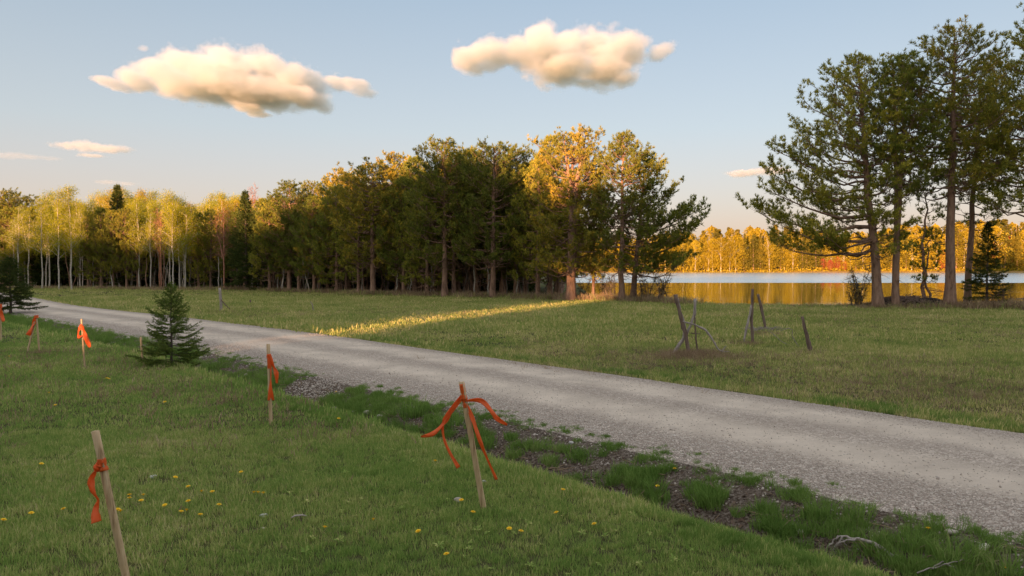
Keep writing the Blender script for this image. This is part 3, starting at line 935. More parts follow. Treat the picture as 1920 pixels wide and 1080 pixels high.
for px, top, v, lab in ((165, 400, 3, 'low pine whose orange lit top hangs right of the straight birches'), (190, 392, 5, 'pine with lit top left of the pointed spruce'),
                        (212, 398, 1, 'shaded pine below the pointed spruce'), (238, 395, 0, 'pine with orange lit top right of the pointed spruce'), (258, 405, 3, 'shaded pine left of the bare pinkish tree'),
                        (372, 400, 5, 'dark pine right of the rounded yellow birch'), (395, 395, 1, 'orange topped pine near the red maple'), (442, 400, 3, 'dark pine behind the red maple')):
    pine(px, 543.5, top, v, lab, depth=80, wide=.75)
pine(8, 542, 360, 0, 'tall pine above the birches at the picture edge', depth=86)
pine(38, 542, 368, 2, 'grey green pine behind the leaning edge birch', depth=86)
# birches behind
k = 0
for row, (d, n) in enumerate(((84, 24), (90, 24), (97, 22))):
    for kk in range(n):
        px = 2 + 468 * (kk + rs.uniform(.15, .85)) / n
        top = np.interp(px, [0, 60, 130, 200, 230, 300, 350, 400, 440, 470], [400, 380, 362, 358, 352, 357, 372, 360, 358, 372]) + rs.uniform(2, 30) + (10 if row == 0 else 0)
        dd = d + rs.uniform(-2, 2)
        g = at(px, 542, dd); g[2] = hz(g[0], g[1])
        H = at(px, top, dd)[2] - g[2]
        mv = GV[rs.randint(2)] if rs.rand() < .45 else BV[rs.randint(4)]
        tree('birch_tree', mv, g, H, 11, 'yellow green birch standing behind the white trunked front birches', 'birch', 'birches deeper in the left wood', rs.rand() * 6.28, 1.0)
for row, (d, n) in enumerate(((86, 20), (93, 22), (101, 22))):
    for kk in range(n):
        px = -12 + 490 * (kk + rs.uniform(.1, .9)) / n
        dd = d + rs.uniform(-2, 2)
        g = at(px, 542, dd); g[2] = hz(g[0], g[1])
        H = at(px, rs.uniform(392, 440), dd)[2] - g[2]
        if rs.rand() < .5:
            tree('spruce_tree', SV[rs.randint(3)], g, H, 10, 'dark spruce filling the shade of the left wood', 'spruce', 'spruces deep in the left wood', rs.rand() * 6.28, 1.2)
        else:
            tree('pine_tree', PV[rs.choice([1, 3, 5])], g, H, 10.5, 'dark pine filling the shade of the left wood', 'pine', 'pines deep in the left wood', rs.rand() * 6.28)

# slim bare poles inside the wood, seen against its dark
pole_v = []
for i in range(3):
    mb = MB(); r2_ = np.random.RandomState(700 + i)
    P = trunk_path(r2_, 4.2, (r2_.normal() * .3, 0), .2, 8); tube(mb, P, .065 * (1 - np.linspace(0, 1, 8) * .6), 5)
    for _ in range(8):
        z = r2_.uniform(.8, 3.8); b = path_at(P, z); e = b + [r2_.normal() * .4, r2_.normal() * .4, .35]
        tube(mb, np.array([b, (b + e) / 2, e]), [.012, .008, .004], 3)
    pole_v.append(mb.mesh('sapling', (M_BARK_G, M_BARK_B, M_BARK)[i], True))
for kk in range(135):
    px = rs.uniform(60, 1045)
    edge = np.interp(px, [60, 460, 700, 1045], [80.5, 75, 63, 54.5])
    dd = edge + rs.uniform(.6, 6)
    g = at(px, 545, dd); g[2] = hz(g[0], g[1])
    if lake_d(g[0], g[1]) > -.5: continue
    o = link('sapling', pole_v[rs.randint(3)], None, g)
    o.rotation_euler = (rs.normal() * .06, rs.normal() * .06, rs.rand() * 6.28); o.scale = (1, 1, rs.uniform(.5, 1.1))
    props(o, 'slim bare sapling trunk at the dark foot of the treeline', 'sapling', 'bare saplings along the foot of the treeline')
# low undergrowth mass closing the wood below the crowns
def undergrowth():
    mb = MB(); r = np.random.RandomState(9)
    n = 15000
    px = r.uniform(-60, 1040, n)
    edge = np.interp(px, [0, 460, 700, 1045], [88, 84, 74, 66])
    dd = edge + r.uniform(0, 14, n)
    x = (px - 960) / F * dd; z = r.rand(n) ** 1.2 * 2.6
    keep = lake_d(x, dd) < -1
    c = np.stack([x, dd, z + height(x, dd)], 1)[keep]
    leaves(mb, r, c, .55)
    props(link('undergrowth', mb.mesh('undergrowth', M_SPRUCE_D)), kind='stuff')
undergrowth()

# ------------------------------------------------------------------ opposite shore wood
FV = {'birch': [far_meshes('far_birch', 800 + i, 'birch') for i in range(3)], 'pine': [far_meshes('far_pine', 810 + i, 'pine') for i in range(2)],
      'spruce': [far_meshes('far_spruce', 820, 'spruce')], 'red': [far_meshes('far_maple', 830, 'red')]}
rs = np.random.RandomState(21)
def far_tree(px, d, top, kind):
    x = (px - 960) / F * d; z = float(far_h(x, d))
    H = at(px, top, d)[2] - z
    ms = FV[kind][rs.randint(len(FV[kind]))]
    lab = {'birch': 'golden birch standing in the sunlit wood across the lake', 'pine': 'taller olive pine in the sunlit wood across the lake',
           'spruce': 'pointed spruce in the sunlit wood across the lake', 'red': 'red leafed maple on the bank across the lake'}[kind]
    tree(kind.replace('red', 'maple') + '_tree', ms, (x, d, z - .2), H, 16, lab, {'red': 'maple'}.get(kind, kind), {'birch': 'birches across the lake', 'pine': 'pines across the lake', 'spruce': 'spruces across the lake', 'red': 'maples across the lake'}[kind], rs.rand() * 6.28, rs.uniform(1.1, 1.6))
for row, (d, n, lift) in enumerate(((358, 62, 22), (366, 56, 10), (378, 48, 4))):
    for kk in range(n):
        px = 1030 + 930 * (kk + rs.uniform(.1, .9)) / n
        top = np.interp(px, [1030, 1150, 1260, 1330, 1420, 1600, 1750, 1850, 1960], [446, 436, 428, 421, 416, 424, 410, 402, 406]) + lift + rs.uniform(-3, 9)
        kind = rs.choice(['birch', 'birch', 'birch', 'birch', 'pine', 'pine', 'spruce']) if row < 2 else rs.choice(['pine', 'pine', 'birch', 'birch'])
        far_tree(px, d + rs.uniform(-2, 2), top, kind)
for px, d, top in ((1542, 356, 482), (1556, 355, 486), (1570, 356, 480), (1584, 355, 488), (1768, 357, 468), (1862, 362, 446), (1890, 362, 440)):
    far_tree(px, d, top, 'red')

mb = MB(); n = 9000
px = rs.uniform(1000, 1990, n); dd = 352.5 + rs.rand(n) * 9
x = (px - 960) / F * dd; z = far_h(x, dd) + rs.rand(n) ** 1.5 * np.interp(dd, [352, 356, 362], [.5, 2.2, 5])
leaves(mb, rs, np.stack([x, dd, z], 1), .8)
props(link('shore_brush', mb.mesh('shore_brush', M_GOLD)), kind='stuff')
mb = MB(); n = 14000
dd = 362 + rs.rand(n) * 30; px = rs.uniform(1000, 1990, n); x = (px - 960) / F * dd; z = far_h(x, dd) + rs.rand(n) * 14
leaves(mb, rs, np.stack([x, dd, z], 1), 1.3)
props(link('forest_understory', mb.mesh('forest_understory', M_FARPINE)), kind='stuff')
# ------------------------------------------------------------------ grass, gravel and litter (uncountable: instanced on points)
def grass_mat(name, stops, transl=.3):
    m, nt, bs, out = new_mat(name)
    g = N(nt, 'ShaderNodeNewGeometry')
    n1 = noise_node(nt, .35, 4, .6); n2 = noise_node(nt, 2.6, 3, .6)
    v = mathn(nt, 'ADD', mathn(nt, 'MULTIPLY', n1, 1.0), mathn(nt, 'MULTIPLY', n2, .6))
    v = mathn(nt, 'ADD', v, mathn(nt, 'MULTIPLY', g.outputs['Random Per Island'], .55))
    v = mathn(nt, 'SUBTRACT', v, .62, True)
    col = cramp(nt, v, stops)
    nt.nodes.remove(bs)
    df = N(nt, 'ShaderNodeBsdfDiffuse'); tr = N(nt, 'ShaderNodeBsdfTranslucent')
    nt.links.new(col, df.inputs[0]); nt.links.new(col, tr.inputs[0])
    ms = N(nt, 'ShaderNodeMixShader'); ms.inputs[0].default_value = transl
    nt.links.new(df.outputs[0], ms.inputs[1]); nt.links.new(tr.outputs[0], ms.inputs[2])
    nt.links.new(ms.outputs[0], out.inputs[0])
    return m
M_GRASS = grass_mat('grass_blades', [(0, (0.157, 0.272, 0.058)), (.35, (0.269, 0.386, 0.092)), (.58, (0.425, 0.476, 0.144)), (.78, (0.672, 0.591, 0.260)), (1, (0.900, 0.772, 0.493))])
M_FIELDG = grass_mat('meadow_blades', [(0, (0.202, 0.286, 0.070)), (.3, (0.311, 0.373, 0.100)), (.55, (0.511, 0.484, 0.175)), (.8, (0.755, 0.616, 0.298)), (1, (0.900, 0.791, 0.498))])
M_LUSH = grass_mat('lush_blades', [(0, (0.117, 0.206, 0.045)), (.4, (0.182, 0.296, 0.064)), (.75, (0.277, 0.372, 0.097)), (1, (0.500, 0.456, 0.225))], .35)
M_STRAW = grass_mat('dry_stalks', [(0, (0.182, 0.117, 0.072)), (.5, (0.364, 0.260, 0.163)), (1, (0.598, 0.468, 0.312))], .15)
M_LEAFD = grass_mat('dead_leaf', [(0, (0.056, 0.036, 0.025)), (.45, (0.157, 0.106, 0.078)), (.8, (0.291, 0.224, 0.179)), (1, (0.470, 0.392, 0.325))], .1)
M_STONE, nt, bs, out = new_mat('gravel_stone')
_oi = N(nt, 'ShaderNodeObjectInfo'); _n = noise_node(nt, 14, 3)
nt.links.new(mixc(nt, mathn(nt, 'MULTIPLY', _n, .6), cramp(nt, _oi.outputs['Random'], [(0, (.36, .29, .24)), (.5, (.55, .46, .39)), (.85, (.64, .55, .48)), (1, (.74, .66, .59))]), (.36, .31, .27)), bs.inputs['Base Color'])
bs.inputs['Roughness'].default_value = .9

def tuft_mesh(name, seed, n, rad, h, w, mat, bendy=.5, lie=0):
    rs = np.random.RandomState(seed); mb = MB()
    a = rs.rand(n) * 6.28; r = rad * rs.rand(n) ** .5
    base = np.stack([r * np.cos(a), r * np.sin(a), -.01 * np.ones(n)], 1)
    out = a + rs.normal(size=n) * .9
    hh = h * rs.uniform(.45, 1.15, n)
    ln = rs.uniform(.05, bendy, n) * hh + lie * hh
    dirv = np.stack([np.cos(out), np.sin(out), np.zeros(n)], 1)
    f = rs.rand(n) * 6.28
    sd = np.stack([np.cos(f), np.sin(f), np.zeros(n)], 1) * (w * rs.uniform(.7, 1.3, n) * .5)[:, None]
    up = np.array([0, 0, 1.])
    m = base + dirv * (ln * .3)[:, None] + up * (hh * (.6 - .4 * lie))[:, None]
    t = base + dirv * ln[:, None] + up * (hh * (1 - .75 * lie))[:, None]
    v = np.stack([base - sd, base + sd, m + sd * .8, m - sd * .8, t], 1).reshape(-1, 3)
    k = np.arange(n)[:, None] * 5
    mb.add(v, np.hstack([k + 3, k + 2, k + 4]), np.hstack([k, k + 1, k + 2, k + 3]))
    return mb.mesh(name, mat)

def scatter(name, pts, scl, idx, protos, kind='stuff', tilt=0.15, parent=None):
    """one object of stuff: prototype meshes instanced on a point cloud"""
    rs = np.random.RandomState(len(pts))
    me = bpy.data.meshes.new(name)
    me.vertices.add(len(pts)); me.vertices.foreach_set('co', pts.astype(np.float32).ravel())
    def attr(n, t, arr, key='value'):
        a_ = me.attributes.new(n, t, 'POINT'); a_.data.foreach_set(key, arr.ravel())
    attr('scl', 'FLOAT', scl.astype(np.float32))
    rot = np.stack([rs.normal(size=len(pts)) * tilt, rs.normal(size=len(pts)) * tilt, rs.rand(len(pts)) * 6.28], 1)
    attr('rot', 'FLOAT_VECTOR', rot.astype(np.float32), 'vector')
    attr('idx', 'INT', idx.astype(np.int32))
    o = link(name, me, parent); props(o, kind=kind)
    ng = bpy.data.node_groups.new(name, 'GeometryNodeTree')
    ng.interface.new_socket('Geometry', in_out='INPUT', socket_type='NodeSocketGeometry')
    ng.interface.new_socket('Geometry', in_out='OUTPUT', socket_type='NodeSocketGeometry')
    gi = ng.nodes.new('NodeGroupInput'); go = ng.nodes.new('NodeGroupOutput')
    iop = ng.nodes.new('GeometryNodeInstanceOnPoints'); join = ng.nodes.new('GeometryNodeJoinGeometry')
    for pm in reversed(protos):
        po = bpy.data.objects.new(pm.name, pm)
        oi = ng.nodes.new('GeometryNodeObjectInfo'); oi.inputs['Object'].default_value = po; oi.inputs['As Instance'].default_value = True
        ng.links.new(oi.outputs['Geometry'], join.inputs[0])
    ng.links.new(gi.outputs[0], iop.inputs['Points']); ng.links.new(join.outputs[0], iop.inputs['Instance'])
    iop.inputs['Pick Instance'].default_value = True
    def named(n, t):
        x = ng.nodes.new('GeometryNodeInputNamedAttribute'); x.data_type = t; x.inputs['Name'].default_value = n
        return x.outputs['Attribute']
    ng.links.new(named('idx', 'INT'), iop.inputs['Instance Index'])
    ng.links.new(named('rot', 'FLOAT_VECTOR'), iop.inputs['Rotation'])
    ng.links.new(named('scl', 'FLOAT'), iop.inputs['Scale'])
    ng.links.new(iop.outputs[0], go.inputs[0])
    md = o.modifiers.new('scatter', 'NODES'); md.node_group = ng
    return o

rs = np.random.RandomState(31)
def frustum_pts(n, d0, d1, margin=1.18, power=2):
    """n points spread evenly over the ground in view between two distances"""
    y = (rs.uniform(d0 ** 2, d1 ** 2, n)) ** .5
    x = rs.uniform(-1, 1, n) * (.65 * margin * y + .6)
    return x, y
def with_z(x, y): return np.stack([x, y, height(x, y)], 1)

# lawn and meadow
near_t = [tuft_mesh('grass_tuft', 40 + i, 26, .075, .068, .0052, M_GRASS) for i in range(4)]
mid_t = [tuft_mesh('grass_tuft', 50 + i, 24, .15, .072, .011, M_GRASS) for i in range(3)]
mid_f = [tuft_mesh('meadow_tuft', 54 + i, 24, .16, .085, .012, M_FIELDG, .7) for i in range(3)]
far_f = [tuft_mesh('meadow_tuft', 60 + i, 26, .42, .10, .030, M_FIELDG, .7) for i in range(3)]
straw_t = [tuft_mesh('straw_tuft', 64 + i, 9, .06, .13, .004, M_STRAW, .9, .25) for i in range(2)]
straw_f = [tuft_mesh('straw_tuft', 68 + i, 14, .30, .16, .014, M_STRAW, 1.0, .1) for i in range(2)]
P_, S_, I_ = [], [], []
def put(x, y, keep, s, i):
    P_.append(with_z(x[keep], y[keep])); S_.append(s[keep]); I_.append(i[keep])
# lawn side
for (n, d0, d1, base, cnt) in ((30000, 3.6, 11.5, 0, 4), (26000, 11.5, 24, 4, 3), (15000, 24, 46, 4, 3)):
    x, y = frustum_pts(n, d0, d1)
    s, nn = sn(x, y)
    thin = noise2(x * 2.0, y * 2.0, 12)
    keep = (nn < 6.28 + .06 * np.sin(s * 3)) & (rs.rand(n) < np.clip(1.15 - .9 * np.clip(thin - .3, 0, 2), .12, 1))
    sc = (.75 + .4 * rs.rand(n)) * (1 + .22 * noise2(x, y, 14)) * (1 + .8 * np.clip((nn - 5.5) / .7, 0, 1) * (rs.rand(n) < .7)) * (1.5 if d0 >= 24 else 1)
    put(x, y, keep, sc, base + rs.randint(0, cnt, n))
protos = near_t + mid_t + mid_f + far_f + straw_t + straw_f
# meadow beyond the road
for (n, d0, d1, base) in ((20000, 9, 24, 7), (20000, 24, 44, 7), (20000, 24, 60, 10), (22000, 40, 96, 10)):
    x, y = frustum_pts(n, d0, d1)
    s, nn = sn(x, y)
    keep = (nn > 13.15 + .12 * np.sin(s * 2.3)) & (lake_d(x, y) < 2.2)
    if d0 >= 40: keep &= y < np.interp((x / y) * F + 960, [0, 460, 700, 1045, 1250, 1900], [85, 80, 70, 60, 52, 48])
    sc = (.8 + .5 * rs.rand(n)) * (1 + .30 * noise2(x * .6, y * .6, 15)) * (1 + .5 * np.clip(1 - np.abs(nn - 13.9) / .9, 0, 1))
    put(x, y, keep, sc, base + rs.randint(0, 3, n))
# dry stalks among the grass
for (n, d0, d1, base, thr) in ((2200, 4, 12, 13, -.2), (3000, 10, 22, 14, -.1), (6500, 12, 45, 15, .0)):
    x, y = frustum_pts(n, d0, d1); s, nn = sn(x, y)
    keep = ((nn < 6.1) | (nn > 13.6)) & (lake_d(x, y) < 1) & (noise2(x * .8, y * .8, 16) > thr)
    put(x, y, keep, .6 + .5 * rs.rand(n), base + rs.randint(0, 2, n))
scatter('grass', np.concatenate(P_), np.concatenate(S_), np.concatenate(I_), protos)

# broad weeds and clover in the lawn
def rosette(name, seed, n, L, w, mat):
    r = np.random.RandomState(seed); mb = MB()
    for k in range(n):
        a = k / n * 6.28 + r.normal() * .2; l = L * r.uniform(.7, 1.2); el = r.uniform(.25, .9)
        d = np.array([math.cos(a) * math.cos(el), math.sin(a) * math.cos(el), math.sin(el)]); s_ = np.array([-math.sin(a), math.cos(a), 0]) * w
        mb.add([[0, 0, 0], d * l * .55 + s_ * .5, d * l * .9 + s_ * .35 - [0, 0, .01], d * l * 1.0 - [0, 0, .02], d * l * .9 - s_ * .35 - [0, 0, .01], d * l * .55 - s_ * .5], None, [(0, 1, 2, 5), (5, 2, 3, 4)])
    return mb.mesh(name, mat)
wd_ = [rosette('broad_weed', 1 + i, 8, .06, .014, M_GRASS) for i in range(2)] + [rosette('clover', 5 + i, 6, .035, .02, M_GRASS) for i in range(2)]
x, y = frustum_pts(9000, 3.8, 20); s, nn = sn(x, y)
keep = ((nn < 6.2) | (nn > 13.5)) & (noise2(x * 1.1, y * 1.1, 41) + .4 * rs.normal(size=9000) > .8)
scatter('lawn_weeds', with_z(x, y)[keep] + [0, 0, .03], rs.uniform(.6, 1.3, keep.sum()), rs.randint(0, 4, keep.sum()), wd_, tilt=.25)
tall_ = [tuft_mesh('tall_stalks', 75 + i, 5, .03, .20, .0035, M_STRAW, .5) for i in range(2)] + [tuft_mesh('tall_grass', 78, 9, .05, .16, .005, M_GRASS, .7)]
x, y = frustum_pts(5200, 3.8, 26); s, nn = sn(x, y)
keep = ((nn < 6.2) | (nn > 13.4)) & (noise2(x * .9, y * .9, 43) > .1)
scatter('tall_grass_stalks', with_z(x, y)[keep], rs.uniform(.5, 1.1, keep.sum()) * np.clip(y[keep] / 12, .8, 1.4), rs.randint(0, 3, keep.sum()), tall_, tilt=.2)

# rough fringe of dry grass where meadow meets wood and shore
fr_t = [tuft_mesh('fringe_tuft', 80 + i, 34, .35, .42, .022, M_STRAW, .8) for i in range(3)] + [tuft_mesh('fringe_tuft', 85 + i, 30, .35, .34, .018, M_FIELDG, .8) for i in range(2)]
n = 4200
px = rs.uniform(-20, 1990, n)
edge = np.interp(px, [0, 460, 700, 1045, 1230, 1260, 1400, 1600, 1940], [80, 75, 63, 54.2, 50.2, 48.2, 45.2, 43.6, 42.6])
yy = edge + rs.normal(size=n) * .7 - .1; xx = (px - 960) / F * yy
dens = np.interp(px, [0, 1250, 1330, 1580, 1620, 1990], [.8, .8, .18, .25, 1, 1])
keep = rs.rand(n) < dens
sc = rs.uniform(.4, 1.05, n) * np.interp(px, [0, 1000, 1290, 1350, 1600, 1700, 1990], [1.0, 1.4, 1.4, .6, .8, 1.2, 1.6])
scatter('dry_grass_fringe', with_z(xx, yy)[keep], sc[keep], rs.randint(0, 5, n)[keep], fr_t)

# ditch bank: lush clumps and crumbs, dead leaves and twigs
lush = [tuft_mesh('lush_tuft', 90 + i, 60, .12, .15, .007, M_LUSH, .7) for i in range(3)] + [tuft_mesh('low_tuft', 95 + i, 40, .12, .05, .008, M_LUSH, .8) for i in range(2)]
P2, S2, I2 = [], [], []
n = 9000
s = rs.uniform(-1, 1, n); s = 0 + 62 * rs.rand(n) ** 1.6; nn = rs.uniform(6.35, 8.25, n)
def from_sn(s, nn):
    q = nn + bend(s)
    return s * DIRS[0] + q * DIRN[0], s * DIRS[1] + q * DIRN[1]
x, y = from_sn(s, nn)
cc = rs.rand(330) ** .9 * 16; cn = rs.choice([6.75, 7.15, 7.45, 7.75, 8.0, 8.15], 330, p=[.03, .17, .22, .25, .21, .12]) + rs.normal(size=330) * .08
cr_ = rs.uniform(.07, .24, 330) * np.interp(cn, [7.4, 8.1], [1, .6])
pick = rs.randint(0, 330, n); near_ = (rs.rand(n) < .27)
ss = np.where(near_, cc[pick] + rs.normal(size=n) * cr_[pick] * .55, s); nn = np.where(near_, cn[pick] + rs.normal(size=n) * cr_[pick] * .38, nn)
s = ss; x, y = from_sn(s, nn)
cl = noise2(x * 3.2, y * 3.2, 21) + .5 * noise2(x * 8, y * 8, 22)
cover = np.interp(s, [0, 8, 12, 17, 62], [-1.2, -.8, .3, 1.0, 1.4])
up_ = np.interp(nn, [6.35, 6.7, 7.2, 7.8, 8.25], [-.6, -.9, .1, .05, -.8])
spill = (np.abs(s - 15.1) < .9) & (nn > 6.7)
keep = (near_ | (cl + cover + up_ > .22)) & ~spill
hgt = np.interp(nn, [6.35, 7.3, 7.8, 8.2], [1, 1.1, .75, .35]) * np.interp(s, [0, 12, 60], [.9, .9, 1.6])
isl = rs.rand(n) < np.interp(nn, [7.3, 8.0], [.75, .25])
P2.append(with_z(x, y)[keep]); S2.append(((.6 + .5 * rs.rand(n)) * hgt)[keep]); I2.append(np.where(isl, rs.randint(0, 3, n), rs.randint(3, 5, n))[keep])
# lush lip along the lawn edge and the far side of the road
n = 5200
s = 60 * rs.rand(n) ** 1.7; nn = 6.05 + rs.normal(size=n) * .22
nn = np.minimum(nn, 6.48)
x, y = from_sn(s, nn); kk = noise2(x * 1.6, y * 1.6, 31) > -.35 + .5 * rs.rand(n); P2.append(with_z(x, y)[kk]); S2.append(rs.uniform(.25, .6, n)[kk]); I2.append(rs.randint(0, 3, n)[kk])
n = 5200
s = rs.uniform(2, 75, n); nn = 13.45 + np.abs(rs.normal(size=n)) * .4
x, y = from_sn(s, nn); kk = noise2(x * 1.3, y * 1.3, 33) > -.5 + .9 * rs.rand(n); P2.append(with_z(x, y)[kk]); S2.append(rs.uniform(.4, 1.05, n)[kk]); I2.append(rs.randint(0, 3, n)[kk])
scatter('ditch_grass', np.concatenate(P2), np.concatenate(S2), np.concatenate(I2), lush)

def flake(name, seed, size):
    r = np.random.RandomState(seed); mb = MB()
    a = np.arange(6) / 6 * 6.28
    v = np.stack([np.cos(a) * size * r.uniform(.6, 1.2, 6), np.sin(a) * size * .55 * r.uniform(.6, 1.2, 6), r.uniform(0, size * .5, 6)], 1)
    mb.add(np.vstack([v, [[0, 0, size * .1]]]), [(i, (i + 1) % 6, 6) for i in range(6)])
    return mb.mesh(name, M_LEAFD)
def twig_m(name, seed, L):
    r = np.random.RandomState(seed); mb = MB()
    t = np.linspace(0, 1, 5)
    tube(mb, np.stack([L * (t - .5), np.cumsum(r.normal(size=5)) * L * .06, .01 + .1 * L * np.sin(t * 3) * r.rand()], 1), .003, 4)
    return mb.mesh(name, M_STRAW)
fl = [flake('leaf_flake', 1 + i, .022) for i in range(4)] + [twig_m('twig', 5 + i, .16) for i in range(3)]
n = 15000
s = 34 * rs.rand(n) ** 1.5; nn = np.clip(6.75 + rs.normal(size=n) * .42, 6.3, 8.1)
x, y = from_sn(s, nn)
scatter('leaf_litter', with_z(x, y) + [0, 0, .006], rs.uniform(.6, 1.7, n), np.where(rs.rand(n) < .88, rs.randint(0, 4, n), rs.randint(4, 7, n)), fl, tilt=.45)

# loose stones of the gravel road
def pebble(name, seed):
    return rock_mesh(name, M_STONE, seed, (1, .8, .55), 0, .3)
pb = [pebble('pebble', 900 + i) for i in range(4)]
P3, S3, I3 = [], [], []
n = 46000
s = -1 + 40 * rs.rand(n) ** 1.8
side = rs.rand(n)
nn = np.where(side < .50, 8.05 + np.abs(rs.normal(size=n)) * .55, np.where(side < .72, 12.95 - np.abs(rs.normal(size=n)) * .35, rs.uniform(8, 13, n)))
x, y = from_sn(s, nn)
sc = rs.uniform(.006, .014, n) * np.where(side < .5, 1.25, 1) * (1 + (rs.rand(n) > .97) * .8)
P3.append(with_z(x, y) + np.array([0, 0, .002])); S3.append(sc); I3.append(rs.randint(0, 4, n))
n = 3500     # spilled down the bank
s = 36 * rs.rand(n) ** 1.5; nn = 8.1 - np.abs(rs.normal(size=n)) * .5
x, y = from_sn(s, nn); P3.append(with_z(x, y)); S3.append(rs.uniform(.008, .022, n)); I3.append(rs.randint(0, 4, n))
n = 1500     # the spill that crosses the ditch
s = 15.1 + rs.normal(size=n) * .5; nn = rs.uniform(6.6, 8.2, n)
x, y = from_sn(s, nn); P3.append(with_z(x, y) + [0, 0, .01]); S3.append(rs.uniform(.008, .024, n)); I3.append(rs.randint(0, 4, n))
scatter('loose_gravel', np.concatenate(P3), np.concatenate(S3), np.concatenate(I3), pb, tilt=.5)
# ------------------------------------------------------------------ survey stakes with orange flagging
m, nt, bs, out = new_mat('orange_flagging')
bs.inputs['Base Color'].default_value = (1, .20, .045, 1); bs.inputs['Roughness'].default_value = .45
bs.inputs['Emission Strength'].default_value = 0
tr = N(nt, 'ShaderNodeBsdfTranslucent'); tr.inputs[0].default_value = (1, .30, .08, 1)
ms = N(nt, 'ShaderNodeMixShader'); ms.inputs[0].default_value = .45
bump(nt, bs, noise_node(nt, 45, 3), .9, .008)
nt.links.new(bs.outputs[0], ms.inputs[1]); nt.links.new(tr.outputs[0], ms.inputs[2]); nt.links.new(ms.outputs[0], out.inputs[0])
M_FLAG = m

def px_of(p):
    """photo pixel of a world point"""
    c, s = math.cos(PITCH), math.sin(PITCH)
    v = np.array(p) - [0, 0, CAMH]
    fwd = v[1] * c - v[2] * s; up = v[1] * s + v[2] * c
    return 960 + F * v[0] / fwd, 540 - F * up / fwd

def lath(name, bottom_px, top_px, w=.042, t=.022, depth=None, ddep=0.0, label=None, group=None, ground=True, mat=None, parent=None):
    g = ground_at(*bottom_px)
    d = depth or g[1]
    b = at(bottom_px[0], bottom_px[1], d)
    top = at(top_px[0], top_px[1], d + ddep)
    ax = norm(top - b); L = np.linalg.norm(top - b)
    b = b - ax * .12
    side = norm(np.cross(ax, [.25, 1, 0])); fr = np.cross(side, ax)
    r_ = np.random.RandomState(int(bottom_px[0]))
    mb = MB(); rings = []
    ks = np.linspace(0, 1, 9)
    for k in ks:
        c = b + ax * (L + .12) * k + side * r_.normal() * .0012
        ww = w * (1 + r_.normal() * .02) * .5; tt = t * .5
        ch = .18
        q = [(-1, -1 + ch), (-1 + ch, -1), (1 - ch, -1), (1, -1 + ch), (1, 1 - ch), (1 - ch, 1), (-1 + ch, 1), (-1, 1 - ch)]
        rings.append([c + side * ww * u + fr * tt * v for u, v in q])
    V = np.array(rings).reshape(-1, 3); n = len(ks)
    i = np.arange(n - 1)[:, None] * 8; j = np.arange(8)[None, :]; j2 = (j + 1) % 8
    Q = np.stack([i + j, i + j2, i + 8 + j2, i + 8 + j], -1).reshape(-1, 4)
    V = np.vstack([V, b + ax * (L + .122)])
    T = [((n - 1) * 8 + a, (n - 1) * 8 + (a + 1) % 8, n * 8) for a in range(8)]
    loc = np.array([b[0], b[1], b[2]])
    mb.add(V - loc, T, Q)
    return mb, loc, d

def ribbon(name, pts_px, width, depth, parent, loc, seed=0, fold=.012, ddep=None):
    """a strip of film along a pixel polyline at a given distance, twisting a little in depth"""
    r_ = np.random.RandomState(seed)
    P = np.array(pts_px, float)
    u = np.linspace(0, 1, len(P)); uu = np.linspace(0, 1, 26)
    # smooth interpolation
    def catmull(v):
        out_ = []
        for t in uu * (len(P) - 1):
            i = min(int(t), len(P) - 2); f = t - i
            p0, p1, p2, p3 = v[max(i - 1, 0)], v[i], v[i + 1], v[min(i + 2, len(P) - 1)]
            out_.append(.5 * ((2 * p1) + (-p0 + p2) * f + (2 * p0 - 5 * p1 + 4 * p2 - p3) * f * f + (-p0 + 3 * p1 - 3 * p2 + p3) * f ** 3))
        return np.array(out_)
    xs_, ys_ = catmull(P[:, 0]), catmull(P[:, 1])
    W = 1.0 * np.interp(uu, np.linspace(0, 1, len(width)), width)
    dd = (np.interp(uu, np.linspace(0, 1, len(ddep)), ddep) if ddep else 0 * uu) + .010 * np.sin(uu * 9 + seed)
    C = np.array([at(a, b, depth - .022 + d_) for a, b, d_ in zip(xs_, ys_, dd)])
    T_ = norm(np.gradient(C, axis=0))
    S = norm(np.cross(T_, [0, 1, 0]))
    tw = .75 * np.sin(uu * 6.5 + seed * 1.7)
    Wd = S * np.cos(tw)[:, None] + np.array([0, 1, 0]) * np.sin(tw)[:, None]
    cols = []
    for k in np.linspace(-.5, .5, 5):
        cup = (.25 - k * k) * fold * 4 * np.sin(uu * 13 + seed) + .004 * np.sin(uu * 41 + k * 9 + seed)
        cols.append(C + Wd * (k * W)[:, None] + np.array([0, -1, 0]) * cup[:, None])
    V = np.stack(cols, 1).reshape(-1, 3) - loc
    i = np.arange(len(uu) - 1)[:, None] * 5; j = np.arange(4)[None, :]
    Q = np.stack([i + j, i + j + 1, i + 5 + j + 1, i + 5 + j], -1).reshape(-1, 4)
    mb = MB(); mb.add(V, None, Q)
    o = link(name, mb.mesh(name, M_FLAG, True), parent)
    sd = o.modifiers.new('thickness', 'SOLIDIFY'); sd.thickness = .0012
    return o

def wrap(name, p0, p1, r, parent, loc, lumps=.12, seed=1):
    """film wound round the stake between two world points"""
    r_ = np.random.RandomState(seed)
    k = 9; t = np.linspace(0, 1, k)[:, None]
    mb = MB()
    tube(mb, np.array(p0) + (np.array(p1) - p0) * t - loc, r * (1 + lumps * r_.normal(size=k)), 10, cap=True, squash=.75)
    return link(name, mb.mesh(name, M_FLAG, True), parent)

